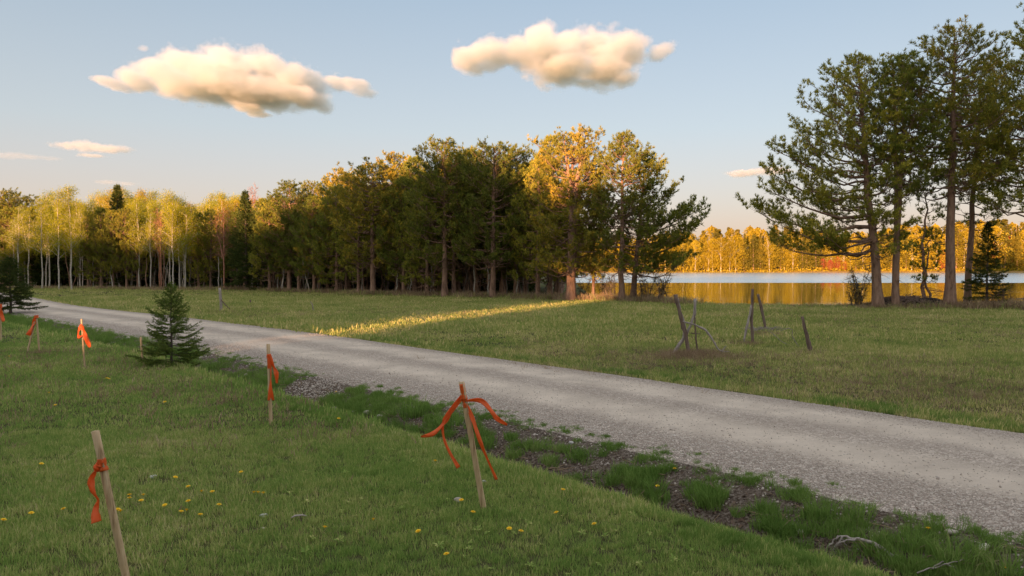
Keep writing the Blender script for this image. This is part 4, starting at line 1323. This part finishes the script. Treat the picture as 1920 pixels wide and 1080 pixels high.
def stake(bottom, top, label, w, t, wraps, ribs, ddep=0, depth=None, second=None):
    mb, loc, d = lath('stake', bottom, top, w, t, depth, ddep)
    e = empty('survey_stake', loc, label, 'stake', 'survey stakes with orange ribbons')
    link('wooden_stake', mb.mesh('wooden_stake', M_LATH), e)
    A = at(bottom[0], bottom[1], d); B = at(top[0], top[1], d + ddep)
    def on(f): return A + (B - A) * f
    for k, (f0, f1, r) in enumerate(wraps):
        wrap('ribbon_knot', on(f0), on(f1), r, e, loc, seed=k + 3)
    for k, rb in enumerate(ribs):
        pts, W = rb[0], rb[1]
        ribbon('ribbon', pts, W, d + ddep * .7, e, loc, seed=k + int(bottom[0]) % 7, ddep=rb[2] if len(rb) > 2 else None)
    return e, loc, d

stake((244, 1118), (179, 808), 'nearest stake, leaning left, one ribbon tied below its top', .047, .034,
      [(.765, .835, .033)],
      [([(193, 862), (183, 876), (179, 884)], [.045, .06, .03]), ([(186, 868), (186, 880)], [.05, .02]),
       ([(180, 882), (171, 900), (174, 920), (184, 938), (179, 958), (181, 979)], [.018, .046, .05, .045, .05, .07])], ddep=-.05)
stake((907, 955), (865, 716), 'leaning stake by the ditch with four long ribbons blowing apart', .052, .03,
      [(.86, .985, .029), (.80, .86, .026)],
      [([(866, 742), (850, 762), (836, 786), (829, 797), (812, 813), (789, 819)], [.03, .05, .06, .035, .05, .02]),
       ([(866, 748), (846, 770), (831, 794), (832, 820), (842, 846), (860, 877)], [.03, .05, .04, .022, .03, .045]),
       ([(872, 753), (886, 750), (905, 753), (922, 772), (932, 785), (951, 797)], [.02, .045, .05, .045, .05, .03]),
       ([(873, 756), (885, 782), (897, 818), (910, 852), (931, 899)], [.02, .05, .04, .032, .035])], ddep=-.04)
stake((508, 797), (503, 645), 'upright stake before the gravel spill, two ribbons hanging right', .048, .03,
      [(.83, .87, .033)],
      [([(504, 664), (506, 700), (508, 751)], [.05, .06, .10]), ([(505, 664), (512, 685), (518, 700), (519, 719)], [.04, .07, .07, .03])])
stake((159, 691), (153, 598), 'thin stake with one ribbon flying to the lower right', .038, .025,
      [(.78, .86, .05)],
      [([(153, 608), (147, 622), (148, 632), (156, 627)], [.05, .09, .08, .05]), ([(155, 612), (160, 630), (169, 651)], [.05, .1, .1])])
e_, l_, d_ = stake((74, 662), (68, 591), 'farther stake propped by a second stick, ribbon flying left', .045, .03,
      [(.93, 1.0, .06)],
      [([(68, 593), (63, 606), (53, 629)], [.06, .13, .13])])
mb, loc2, _ = lath('s', (51, 662), (66, 600), .045, .03, d_)
mb.v = [v + loc2 - l_ for v in mb.v]
link('prop_stick', mb.mesh('prop_stick', M_LATH), e_)
stake((2, 640), (1, 570), 'stake at the very edge of the picture with a ribbon', .045, .03, [(.9, 1, .05)], [([(2, 570), (2, 585), (7, 603)], [.06, .1, .1])])
mb, loc2, _ = lath('s', (268, 685), (264, 632), .045, .03)
b_ = props(link('wooden_stake', mb.mesh('short_stake', M_LATH), None, loc2), 'short bare stake without ribbon beside the young green spruce', 'stake')

# ------------------------------------------------------------------ weathered posts and branches standing in the meadow
def limb(pts_px, radii, depth, mat, name, parent=None, loc=None, ddep=None, k=8):
    P = np.array(pts_px, float); uu = np.linspace(0, 1, len(P)); vv = np.linspace(0, 1, 3 * len(P))
    X = np.interp(vv, uu, P[:, 0]); Y = np.interp(vv, uu, P[:, 1]); R_ = np.interp(vv, uu, radii)
    dd = np.interp(vv, np.linspace(0, 1, len(ddep)), ddep) if ddep else 0 * vv
    r_ = np.random.RandomState(int(P[0, 0] + P[0, 1]))
    C = np.array([at(a, b, depth + q_) for a, b, q_ in zip(X, Y, dd)]) + r_.normal(size=(len(vv), 3)) * .006
    if loc is None: loc = C[0].copy()
    mb = MB(); tube(mb, C - loc, R_ * (1 + .10 * r_.normal(size=len(vv))), k, cap=True)
    o = link(name, mb.mesh(name, mat, True), parent)
    if parent is None: o.location = loc
    return o, loc

g0 = ground_at(1288, 664); d0 = g0[1]
e = empty('driftwood_frame', g0, 'gnarled grey posts propped together with a long arched branch', 'driftwood')
limb([(1292, 674), (1288, 640), (1278, 600), (1266, 553)], [.06, .055, .05, .055], d0, M_DRIFT_D, 'post', e, g0)
limb([(1258, 672), (1268, 655), (1282, 635), (1284, 612), (1275, 585), (1270, 560)], [.055, .05, .045, .035, .04, .035], d0 + .12, M_DRIFT, 'forked_post', e, g0)
limb([(1285, 632), (1296, 607), (1302, 590), (1304, 560)], [.03, .035, .045, .04], d0 + .25, M_DRIFT, 'branch', e, g0)
limb([(1309, 668), (1305, 635), (1303, 595)], [.025, .025, .02], d0 + .3, M_DRIFT_D, 'thin_post', e, g0)
limb([(1280, 602), (1300, 608), (1323, 618), (1338, 640), (1346, 655), (1355, 660)], [.018, .028, .028, .026, .02, .014], d0 - .08, M_DRIFT, 'arched_branch', e, g0, ddep=[0, -.1, -.3])
limb([(1353, 659), (1358, 652), (1362, 648)], [.02, .015, .008], d0 - .35, M_DRIFT, 'twig', e, g0, k=5)
limb([(1353, 659), (1362, 659), (1368, 659)], [.02, .012, .006], d0 - .4, M_DRIFT, 'twig', e, g0, k=5)
limb([(1296, 624), (1312, 626)], [.015, .01], d0 + .2, M_DRIFT_D, 'twig', e, g0, k=5)
g0 = ground_at(1405, 644); d0 = g0[1]
e = empty('driftwood_frame', g0, 'dark straight post crossed by a paler leaning stick', 'driftwood')
limb([(1411, 646), (1409, 600), (1411, 542)], [.05, .045, .04], d0, M_DRIFT_D, 'post', e, g0)
limb([(1394, 645), (1402, 605), (1409, 572)], [.035, .04, .035], d0 - .1, M_DRIFT, 'leaning_stick', e, g0, ddep=[0, .1])
limb([(1395, 642), (1388, 646), (1381, 648)], [.04, .03, .015], d0 - .12, M_DRIFT, 'root', e, g0, k=5)
g0 = ground_at(1434, 622); d0 = g0[1]
e = empty('driftwood_frame', g0, 'leaning dark post rising from a small heap of brush', 'driftwood')
limb([(1436, 622), (1432, 600), (1426, 570), (1421, 552)], [.05, .055, .05, .045], d0, M_DRIFT_D, 'post', e, g0)
r_ = np.random.RandomState(4); mbh = MB()
for k in range(60):
    a = r_.rand() * 6.28; L = r_.uniform(.2, .6); c = np.array([r_.normal() * .22, r_.normal() * .15, .05])
    q = c + np.array([math.cos(a) * L, math.sin(a) * L * .6, r_.uniform(-.02, .12)]); tube(mbh, np.array([c, (c + q) / 2 + [0, 0, .07], q]), [.010, .008, .004], 4)
h_ = link('brush', mbh.mesh('brush', M_DRIFT, True), e); h_['kind'] = 'stuff'
o, _ = limb([(1521, 664), (1517, 645), (1510, 620), (1504, 594)], [.06, .065, .05, .04], ground_at(1520, 660)[1], M_DRIFT_D, 'weathered_post')
props(o, 'single leaning split post standing apart at the right of the others', 'post')
o, _ = limb([(1500, 652), (1492, 642), (1485, 630), (1486, 618), (1478, 615), (1462, 621)], [.008, .012, .012, .012, .01, .004], ground_at(1495, 652)[1], M_DRIFT, 'fallen_branch', k=5)
props(o, 'thin bent pale branch lying in the meadow between the posts', 'branch')
o, _ = limb([(1480, 647), (1465, 640), (1452, 628), (1440, 620)], [.006, .01, .01, .006], ground_at(1480, 648)[1], M_DRIFT, 'fallen_branch', k=5)
props(o, 'thin grey branch trailing from the brush heap in the grass', 'branch')
g0 = ground_at(415, 584); d0 = g0[1]
e = empty('weathered_post', g0, 'lone post with a drooping side branch across the road at left', 'post')
limb([(415, 587), (414, 565), (412, 540)], [.10, .085, .07], d0, M_DRIFT, 'post_trunk', e, g0)
limb([(415, 562), (424, 573), (434, 582)], [.03, .03, .015], d0 - .1, M_DRIFT_D, 'side_branch', e, g0, k=5)
o, _ = limb([(588, 584), (586, 572), (582, 565)], [.035, .03, .015], ground_at(588, 584)[1], M_DRIFT, 'weathered_post', k=6)
props(o, 'small bent stub alone in the far meadow', 'post')
o, _ = limb([(470, 570), (469, 562)], [.05, .05], ground_at(470, 570)[1], M_DRIFT_D, 'weathered_post', k=6)
props(o, 'tiny dark stub in the far meadow near the lone post', 'post')

# dead grass and twigs round the foot of the posts
tw = [twig_m('straw_twig', 30 + i, .5) for i in range(3)]
P4, S4, I4 = [], [], []
for (a, b, n, sp_) in ((1290, 668, 900, 1.0), (1330, 672, 400, 1.2), (1400, 646, 160, .5), (1440, 628, 160, .6), (1520, 664, 50, .4), (420, 586, 90, .8), (1640, 720, 260, 2.6), (1850, 745, 260, 2.6), (1150, 690, 260, 2.4), (75, 664, 40, .3), (1560, 770, 0, 1)):
    g = ground_at(a, b)
    x = g[0] + r_.normal(size=n) * .55 * sp_; y = g[1] + r_.normal(size=n) * .4 * sp_
    P4.append(with_z(x, y)); S4.append(r_.uniform(.3, 1.0, n)); I4.append(np.where(r_.rand(n) < .75, r_.randint(0, 2, n), r_.randint(2, 5, n)))
scatter('dead_grass', np.concatenate(P4), np.concatenate(S4), np.concatenate(I4), [tuft_mesh('dead_tuft', 70 + i, 16, .12, .22, .007, M_STRAW, 1.2, .35) for i in range(2)] + tw, tilt=.3)

# ------------------------------------------------------------------ brush heaps, shrubs on the shore
M_HEAP = wood_mat('rotting_brush', (.045, .034, .028), (.10, .08, .065), 5, (1, 1, 1), .08)
def heap(px, base, W, H, label, seed):
    g = ground_at(px, base); r = np.random.RandomState(seed)
    v, f = ico(3); k = r.normal(size=(10, 3)) * 2.5; ph = r.rand(10) * 6.28
    d = 1 + .16 * sum(np.sin(v @ k[i] + ph[i]) for i in range(10)) / 1.5
    mb = MB(); vv = v * d[:, None] * np.array([W, W * .5, H]); vv[:, 2] = np.maximum(vv[:, 2], -.1)
    mb.add(vv, f)
    e = empty('brush_pile', g, label, 'brush pile')
    link('mound', mb.mesh('mound', M_HEAP, True), e)
    m2 = MB()
    for _ in range(330):
        a = r.rand() * 6.28; q = r.rand() ** .5
        c = np.array([math.cos(a) * W * q, math.sin(a) * W * .5 * q, H * (1 - q * q) ** .5 * .95])
        t = r.normal(size=3) * [.6, .3, .12] * W * .45
        tube(m2, np.array([c - t, c + [0, 0, .05], c + t]), [.012, .022, .008], 4)
    o = link('sticks', m2.mesh('sticks', M_DRIFT_D, True), e); o['kind'] = 'stuff'
heap(1700, 578, 1.7, .62, 'dark heap of brush between the forked pine and the leaning one', 3)
heap(1905, 578, 2.4, .85, 'large dark brush heap beside the small dark spruce', 5)
heap(1765, 577, .9, .35, 'low dark brush heap behind the tallest lakeside trunk', 8)

def shrub_meshes(seed, H, nst, nl, lmat, spread=.6, lsz=.06):
    r = np.random.RandomState(seed); wd, lf = MB(), MB(); pts = []
    for _ in range(nst):
        a = r.rand() * 6.28; t = np.linspace(0, 1, 7)
        L = H * r.uniform(.7, 1.1); b = np.array([r.normal() * .15, r.normal() * .15, -.1])
        S = b + np.array([math.cos(a) * spread, math.sin(a) * spread, 0]) * (t ** 1.4 * L * .6)[:, None] + np.array([0, 0, 1]) * (t * L)[:, None] + np.cumsum(r.normal(size=(7, 3)) * .05, 0) * (t > 0)[:, None]
        tube(wd, S, (.030 + .014 * r.rand()) * (1 - t * .75) * H / 2.5, 5)
        for _k in range(15):
            i = r.randint(2, 7); l = r.uniform(.25, .7) * H / 2.5; d = norm(r.normal(size=3) + [math.cos(a) * .5, math.sin(a) * .5, .5])
            T = S[i] + d * l * np.linspace(0, 1, 4)[:, None] + r.normal(size=(4, 3)) * .02
            tube(wd, T, [.016, .013, .010, .006], 3); pts.append(T)
            for _m in range(2):
                T2 = T[r.randint(1, 4)] + norm(r.normal(size=3)) * .25 * np.linspace(0, 1, 3)[:, None]; tube(wd, T2, [.009, .008, .005], 3); pts.append(T2)
    pts = np.concatenate(pts)
    if nl: leaves(lf, r, pts[r.randint(0, len(pts), nl)] + r.normal(size=(nl, 3)) * .05, lsz)
    return wd.mesh('shrub_stems', M_BARK_G, True), (lf.mesh('shrub_leaves', lmat) if nl else None)
def shrub(px, base, H, ms, label, depth=None, rz=0):
    g = ground_at(px, base)
    if depth: g = at(px, base, depth); g[2] = hz(g[0], g[1])
    e = empty('shrub', g, label, 'shrub', 'leafless shrubs along the shore', rz, H / 2.5)
    link('stems', ms[0], e)
    if ms[1] is not None: link('leaves', ms[1], e)
SH = [shrub_meshes(1, 2.5, 8, 420, M_PINE_D), shrub_meshes(2, 2.5, 7, 160, M_PINE), shrub_meshes(3, 2.5, 9, 900, M_PINE_D)]
for i, (px, b, H, v, lab, d) in enumerate((
        (1240, 568, 2.3, 0, 'spreading bare shrub leaning over the water right of the treeline', None), (1215, 566, 1.9, 1, 'bare shrub right of the dark leaning pine', None),
        (1200, 566, 1.5, 1, 'small bare shrub touching the dark leaning pine', None), (1140, 564, 2.0, 0, 'bare shrub between the thick trunk and the straight shore pine', 56), (1130, 564, 1.7, 1, 'thin bare shrub behind the thick trunk', 57),
        (1152, 565, 1.6, 1, 'thin bare shrub left of the straight shore pine', 54), (1095, 564, 1.6, 1, 'thin bare shrub right of the thick trunk', 57),
        (1612, 578, 2.1, 2, 'leafy shrub left of the leaning lakeside pine', None), (1600, 578, 1.5, 0, 'bare shrub beside the leafy one by the leaning lakeside pine', None),
        (1885, 579, 1.4, 1, 'bare shrub before the large dark brush heap', None), (1865, 579, 1.0, 1, 'low bare shrub under the small dark spruce', None))):
    shrub(px, b, H, SH[v], lab, d, rz=i * 1.3)

# ------------------------------------------------------------------ small things on the lawn and in the ditch
m, nt, bs, out = new_mat('dandelion_yellow'); bs.inputs['Base Color'].default_value = (.95, .62, .01, 1); bs.inputs['Roughness'].default_value = .7; M_YEL = m
m, nt, bs, out = new_mat('pale_stone'); nt.links.new(cramp(nt, noise_node(nt, 25, 4), [(.3, (.34, .31, .29)), (.7, (.62, .59, .56))]), bs.inputs['Base Color']); M_PALE = m
def dandelion_meshes():
    h = MB(); r = np.random.RandomState(2)
    for ring, (n, L, el) in enumerate(((18, .024, 8), (16, .019, 28), (12, .013, 52))):
        for k in range(n):
            a = (k + .5 * ring) / n * 6.28 + r.normal() * .05; e_ = math.radians(el)
            d = np.array([math.cos(a) * math.cos(e_), math.sin(a) * math.cos(e_), math.sin(e_)]); s_ = np.array([-math.sin(a), math.cos(a), 0])
            h.add([d * .003 - s_ * .002, d * .003 + s_ * .002, d * L + s_ * .0032, d * L - s_ * .0032], None, [(0, 1, 2, 3)])
    tube(h, [[0, 0, -.008], [0, 0, -.002], [0, 0, .002]], [.003, .007, .004], 6, cap=True)
    st = MB(); tube(st, [[.01, 0, -.09], [.004, 0, -.04], [0, 0, -.006]], [.0028, .0025, .0022], 5)
    return h.mesh('flower_head', M_YEL), st.mesh('stem', M_LUSH)
DH, DS = dandelion_meshes()
DAND = {
 'dandelion in the loose patch right of the nearest leaning stake': [(221, 965), (226, 968), (243, 937), (243, 943), (269, 937), (265, 948), (309, 957), (329, 903), (353, 921), (378, 930), (398, 931), (353, 949), (350, 966), (340, 969), (376, 975), (411, 956), (452, 893), (476, 932), (484, 932), (494, 933)],
 'dandelion on the lawn left of the nearest leaning stake': [(7, 985), (59, 972), (119, 964), (78, 877)],
 'dandelion among the shorter grass of the farther lawn': [(92, 740), (104, 764), (204, 713), (309, 758), (17, 670), (200, 712)],
 'dandelion on the lawn before the stake with four ribbons': [(609, 999), (700, 984), (784, 1007), (865, 947), (887, 970), (955, 1002), (977, 1007), (837, 1051), (816, 871)],
 'dandelion on the grassy ditch bank past the gravel spill': [(630, 738), (635, 790)],
 'dandelion on the lawn right of the stake with four ribbons': [(1056, 927), (1043, 971), (1114, 993)],
 'dandelion growing on the ditch bank below the road': [(1265, 886), (1233, 919), (1740, 1001), (1883, 1077)],
}
for i_, (lab, L_) in enumerate(DAND.items()):
    for j_, (px, py) in enumerate(L_):
        g = ground_at(px, py + 3)
        e = empty('dandelion', g + np.array([0, 0, .068]), lab, 'dandelion', lab.replace('dandelion', 'dandelions'), (px * .7) % 6.28, 1.08 + .0013 * max(0, 900 - py))
        e.rotation_euler = (math.radians(-18 + (px % 7) * 2), math.radians((py % 9) - 4), (px * .7) % 6.28)
        link('flower_head', DH, e); link('stem', DS, e)
for (px, py, sz, lab, sd_) in ((861, 941, .05, 'pale rounded stone beside a dandelion below the four ribbon stake', 1), (907, 904, .035, 'small white stone at the foot of the four ribbon stake', 2),
                               (495, 969, .04, 'small pale stone alone on the lawn', 3), (288, 896, .04, 'flat pale stone right of the nearest stake', 4), (64, 892, .025, 'tiny pale stone at the left lawn', 5),
                               (493, 992, .02, 'tiny stone below the small pale one', 6), (630, 770, .09, 'pale stone at the end of the gravel spill', 7), (462, 705, .07, 'pale flat stone in the ditch left of the spill', 8),
                               (1785, 1000, .05, 'whitish stone on the upper ditch bank', 9), (1845, 1030, .05, 'pinkish stone near the lower right edge', 10), (1500, 1000, .05, 'round stone in the ditch bottom', 11),
                               (665, 775, .06, 'pale flat rock at the small puddle', 12), (690, 777, .075, 'broad grey rock beside the small puddle', 13), (712, 782, .05, 'grey rock right of the broad one at the puddle', 14),
                               (240, 636, .10, 'dark rock in the ditch near the young spruce', 15), (380, 672, .1, 'grey stone behind the young spruce', 16)):
    g = ground_at(px, py)
    o = link('stone', rock_mesh('stone', M_PALE if sz < .05 else M_STONE, 50 + sd_, (sz, sz * .8, sz * .5), 2), None, g + np.array([0, 0, sz * .35]))
    o.rotation_euler = (.1, .2, sd_); props(o, lab, 'stone')
g = ground_at(690, 783)
m, nt, bs, out = new_mat('puddle_water'); bs.inputs['Base Color'].default_value = (.03, .03, .028, 1); bs.inputs['Roughness'].default_value = .06
mb = MB(); a = np.arange(24) / 24 * 6.28
px_, py_ = DIRS[0], DIRS[1]
c0 = np.array(from_sn(11.7, 6.72)); rr = 1 + .15 * np.sin(a * 3) + .1 * np.sin(a * 5 + 1)
V = np.stack([c0[0] + (np.cos(a) * .55 * DIRS[0] + np.sin(a) * .20 * DIRN[0]) * rr, c0[1] + (np.cos(a) * .55 * DIRS[1] + np.sin(a) * .2 * DIRN[1]) * rr, np.full(24, hz(*c0) + .045)], 1)
mb.add(np.vstack([V, [[c0[0], c0[1], V[0, 2]]]]), [(i, (i + 1) % 24, 24) for i in range(24)])
props(link('puddle', mb.mesh('puddle', m)), kind='structure')

# broken wood chip, dry leaves
g = ground_at(560, 979)
mb = MB(); tube(mb, [[-.07, 0, 0], [-.03, .01, .012], [.03, 0, .015], [.075, -.01, .005]], [.006, .017, .015, .004], 6, cap=True, squash=.5)
o = link('wood_chip', mb.mesh('wood_chip', M_DRIFT, True), None, g + np.array([0, 0, .05])); o.rotation_euler = (0, 0, .4)
props(o, 'pale splinter of wood lying on the near lawn', 'wood chip')
for (px, py, lab) in ((657, 906, 'dry straw coloured leaf standing in the grass of the lawn'), (335, 965, 'curled brown leaf among the dandelions')):
    g = ground_at(px, py); mb = MB()
    t = np.linspace(0, 1, 6)
    V = np.array([[[-.008 * math.sin(math.pi * q + .15), 0, .075 * q], [0, .006, .075 * q], [.008 * math.sin(math.pi * q + .15), 0, .075 * q]] for q in t]).reshape(-1, 3); V[:, 0] += V[:, 2] * .5
    i = np.arange(5)[:, None] * 3; j = np.arange(2)[None, :]
    mb.add(V, None, np.stack([i + j, i + j + 1, i + 3 + j + 1, i + 3 + j], -1).reshape(-1, 4))
    o = link('dry_leaf', mb.mesh('dry_leaf', M_STRAW), None, g + np.array([0, 0, .03])); props(o, lab, 'leaf')

# fallen branch in the ditch, lower right
g0 = ground_at(1650, 1030); d0 = g0[1]
e = empty('fallen_branch', g0, 'forked grey branch lying in the ditch at lower right', 'branch')
limb([(1572, 1006), (1600, 1008), (1640, 1020), (1675, 1042), (1712, 1068)], [.010, .014, .018, .02, .014], d0, M_DRIFT, 'main_branch', e, g0, ddep=[.25, 0, -.25])
for pts in ([(1574, 1006), (1556, 1022), (1545, 1042)], [(1580, 1007), (1566, 1026), (1556, 1044)], [(1577, 1008), (1588, 1024)], [(1660, 1034), (1668, 1052), (1672, 1062)], [(1640, 1022), (1655, 1050)], [(1610, 1010), (1590, 1012), (1575, 1018)]):
    limb(pts, [.010, .008, .005][:len(pts)] if len(pts) == 3 else [.01, .006], d0 + (.2 if pts[0][0] < 1600 else -.05), M_DRIFT, 'twig', e, g0, k=5)
e = empty('fallen_branch', ground_at(1800, 1060), 'thin forked twig lying in the ditch near the lower right corner', 'branch')
g0 = np.array(e.location)
for pts in ([(1720, 1075), (1760, 1062), (1790, 1052), (1810, 1050)], [(1775, 1058), (1795, 1068)], [(1750, 1066), (1768, 1052)]):
    limb(pts, [.008, .007, .005, .003][:len(pts)], g0[1] - .1, M_DRIFT, 'twig', e, g0, k=5)
# dried stalk with a pale head on the bank
g0 = ground_at(1068, 858); e = empty('dry_stalk', g0, 'dried stalk with a pale fluffy head on the ditch bank', 'stalk')
limb([(1066, 862), (1070, 845), (1072, 832)], [.006, .005, .004], g0[1], M_STRAW, 'stem', e, g0, k=5)
mb = MB(); v, f = ico(1); mb.add(v * [.035, .03, .022] + (at(1071, 830, g0[1]) - g0), f); link('seed_head', mb.mesh('seed_head', M_PALE), e)

# big separate tufts on the bank
BT = [tuft_mesh('big_tuft', 120 + i, 190, .17, .26, .008, M_LUSH, .8) for i in range(3)]
for i, (px, py, s_, lab) in enumerate(((1336, 940, .95, 'bright green grass tuft alone on the bare middle of the bank'), (1790, 1052, 1.15, 'tallest bright grass tuft near the lower right corner'), (1720, 1030, .9, 'grass tuft left of the tallest one near the corner'),
                                (1540, 965, .95, 'wide grass tuft high on the ditch bank'), (1610, 970, .85, 'grass tuft right of the wide one on the bank'), (1190, 905, .8, 'grass tuft on the bank above the ditch bottom'),
                                (1230, 920, .75, 'grass tuft just above the litter of the ditch'), (1890, 1075, 1.0, 'grass tuft cut by the lower right corner'), (1440, 958, .6, 'small grass tuft among bare soil'), (1385, 965, .5, 'smallest tuft beside the bare soil'), (1840, 1040, .8, 'spreading tuft at the right of the bank'),
                                (776, 778, 1.5, 'tall tuft on the bank behind the small puddle'), (845, 800, 1.2, 'grass tuft on the bank behind the ribbon stake'))):
    g = ground_at(px, py)
    o = link('grass_tuft', BT[i % 3], None, g - np.array([0, 0, .01])); o.scale = (s_, s_, s_ * .85); o.rotation_euler = (0, 0, i)
    props(o, lab, 'grass tuft', 'bright grass tufts on the ditch bank')
# ------------------------------------------------------------------ clouds: real volumes 1.5 km away
def cloud(puffs, label, dens=.09, noise_amt=.80, D=1500, wisp=1.5, nscale=.022, base=None):
    cs = [at(px, py, D + dz) for px, py, rx, ry, dz in [(p + (0,))[:5] for p in puffs]]
    rr = [(1.06 * rx / F * D, rx / F * D, 1.0 * ry / F * D) for px, py, rx, ry, *_ in puffs]
    if base: rr = [(x, min(y * 3.0, 230), z) for x, y, z in rr]
    mb = MB(); v, f = ico(2)
    C0 = np.mean(cs, 0)
    for c, r in zip(cs, rr):
        mb.add(v * np.array(r) * 1.12 + (c - C0), f)
    me = mb.mesh('cloud', None)
    o = link('cloud', me, None, C0)
    rm = o.modifiers.new('merge', 'REMESH'); rm.mode = 'VOXEL'; rm.voxel_size = max(1.5, min(r[2] for r in rr) * .28)
    m = bpy.data.materials.new('cloud_vapour'); m.use_nodes = True; nt = m.node_tree
    nt.nodes.remove(nt.nodes['Principled BSDF']); out = nt.nodes['Material Output']
    g = N(nt, 'ShaderNodeNewGeometry'); pos = g.outputs['Position']
    # billows bend the space the puffs live in
    n1 = N(nt, 'ShaderNodeTexNoise'); n1.inputs['Scale'].default_value = nscale; n1.inputs['Detail'].default_value = 7; n1.inputs['Roughness'].default_value = .60
    nt.links.new(pos, n1.inputs['Vector'])
    fmin = None
    for c, r in zip(cs, rr):
        a = N(nt, 'ShaderNodeVectorMath', operation='SUBTRACT'); nt.links.new(pos, a.inputs[0]); a.inputs[1].default_value = tuple(float(q) for q in c)
        b = N(nt, 'ShaderNodeVectorMath', operation='MULTIPLY'); nt.links.new(a.outputs[0], b.inputs[0]); b.inputs[1].default_value = tuple(1 / q for q in r)
        l = N(nt, 'ShaderNodeVectorMath', operation='LENGTH'); nt.links.new(b.outputs[0], l.inputs[0])
        fmin = l.outputs['Value'] if fmin is None else mathn(nt, 'MINIMUM', fmin, l.outputs['Value'])
    fld = mathn(nt, 'SUBTRACT', 1.0, fmin)
    nn = mathn(nt, 'MULTIPLY', mathn(nt, 'SUBTRACT', n1.outputs['Fac'], .30), noise_amt * 2)
    fld = mathn(nt, 'SUBTRACT', fld, nn)
    if base:             # a level condensation base, seen from below
        zb = at(960, base, D - 140)[2]
        sp3 = N(nt, 'ShaderNodeSeparateXYZ'); nt.links.new(pos, sp3.inputs[0])
        cut = mathn(nt, 'DIVIDE', mathn(nt, 'SUBTRACT', zb, mathn(nt, 'ADD', sp3.outputs[2], mathn(nt, 'MULTIPLY', n1.outputs['Fac'], 22))), 16)
        fld = mathn(nt, 'SUBTRACT', fld, mathn(nt, 'MAXIMUM', cut, 0))
    d = N(nt, 'ShaderNodeMapRange'); d.inputs['From Min'].default_value = 0; d.inputs['From Max'].default_value = .22 * wisp; d.inputs['To Max'].default_value = dens
    nt.links.new(fld, d.inputs['Value'])
    vs_ = N(nt, 'ShaderNodeVolumeScatter'); vs_.inputs['Color'].default_value = (.56, .545, .62, 1); vs_.inputs['Anisotropy'].default_value = .25
    nt.links.new(d.outputs[0], vs_.inputs['Density']); nt.links.new(vs_.outputs[0], out.inputs['Volume'])
    me.materials.append(m)
    m.cycles.volume_step_rate = .6
    props(o, label, 'cloud')
cloud([(262, 152, 36, 24), (310, 143, 52, 34), (370, 130, 58, 38), (440, 122, 58, 36), (430, 150, 110, 44), (515, 136, 66, 36), (565, 152, 60, 32), (480, 175, 120, 28), (570, 184, 62, 20), (380, 168, 110, 22), (632, 156, 36, 12), (675, 167, 42, 10), (218, 160, 34, 9), (470, 205, 40, 6)],
      'largest cloud, long and peach coloured with a grey flat base, upper left', base=183)
cloud([(882, 114, 44, 24), (905, 105, 44, 22), (930, 97, 50, 26), (965, 100, 50, 20), (1012, 78, 46, 40), (1062, 92, 58, 28), (1112, 85, 52, 24), (1180, 90, 48, 25), (1010, 105, 74, 24), (1150, 108, 74, 26), (1050, 132, 82, 20), (1130, 138, 72, 20), (1172, 150, 36, 16), (1236, 98, 36, 10)],
      'bright lumpy cloud with a high round top, above the middle of the treeline', base=133)
cloud([(130, 273, 42, 12), (160, 274, 50, 15), (205, 280, 56, 12), (175, 292, 40, 5)], 'small flat pinkish cloud low above the birches', dens=.06, nscale=.05)
cloud([(1395, 325, 52, 10), (1440, 320, 46, 12), (1466, 322, 30, 8)], 'thin pink cloud touching the boughs of the lakeside pine', dens=.09, nscale=.05)
cloud([(268, 91, 20, 8)], 'tiny pink shred of cloud above the largest one', dens=.035, nscale=.06)
cloud([(205, 342, 34, 6), (240, 345, 30, 6)], 'faint pinkish streak of cloud just over the birch tops', dens=.02, nscale=.05)
cloud([(20, 292, 80, 7), (80, 296, 50, 5)], 'faint long streak of cloud at the left edge', dens=.012, nscale=.04)
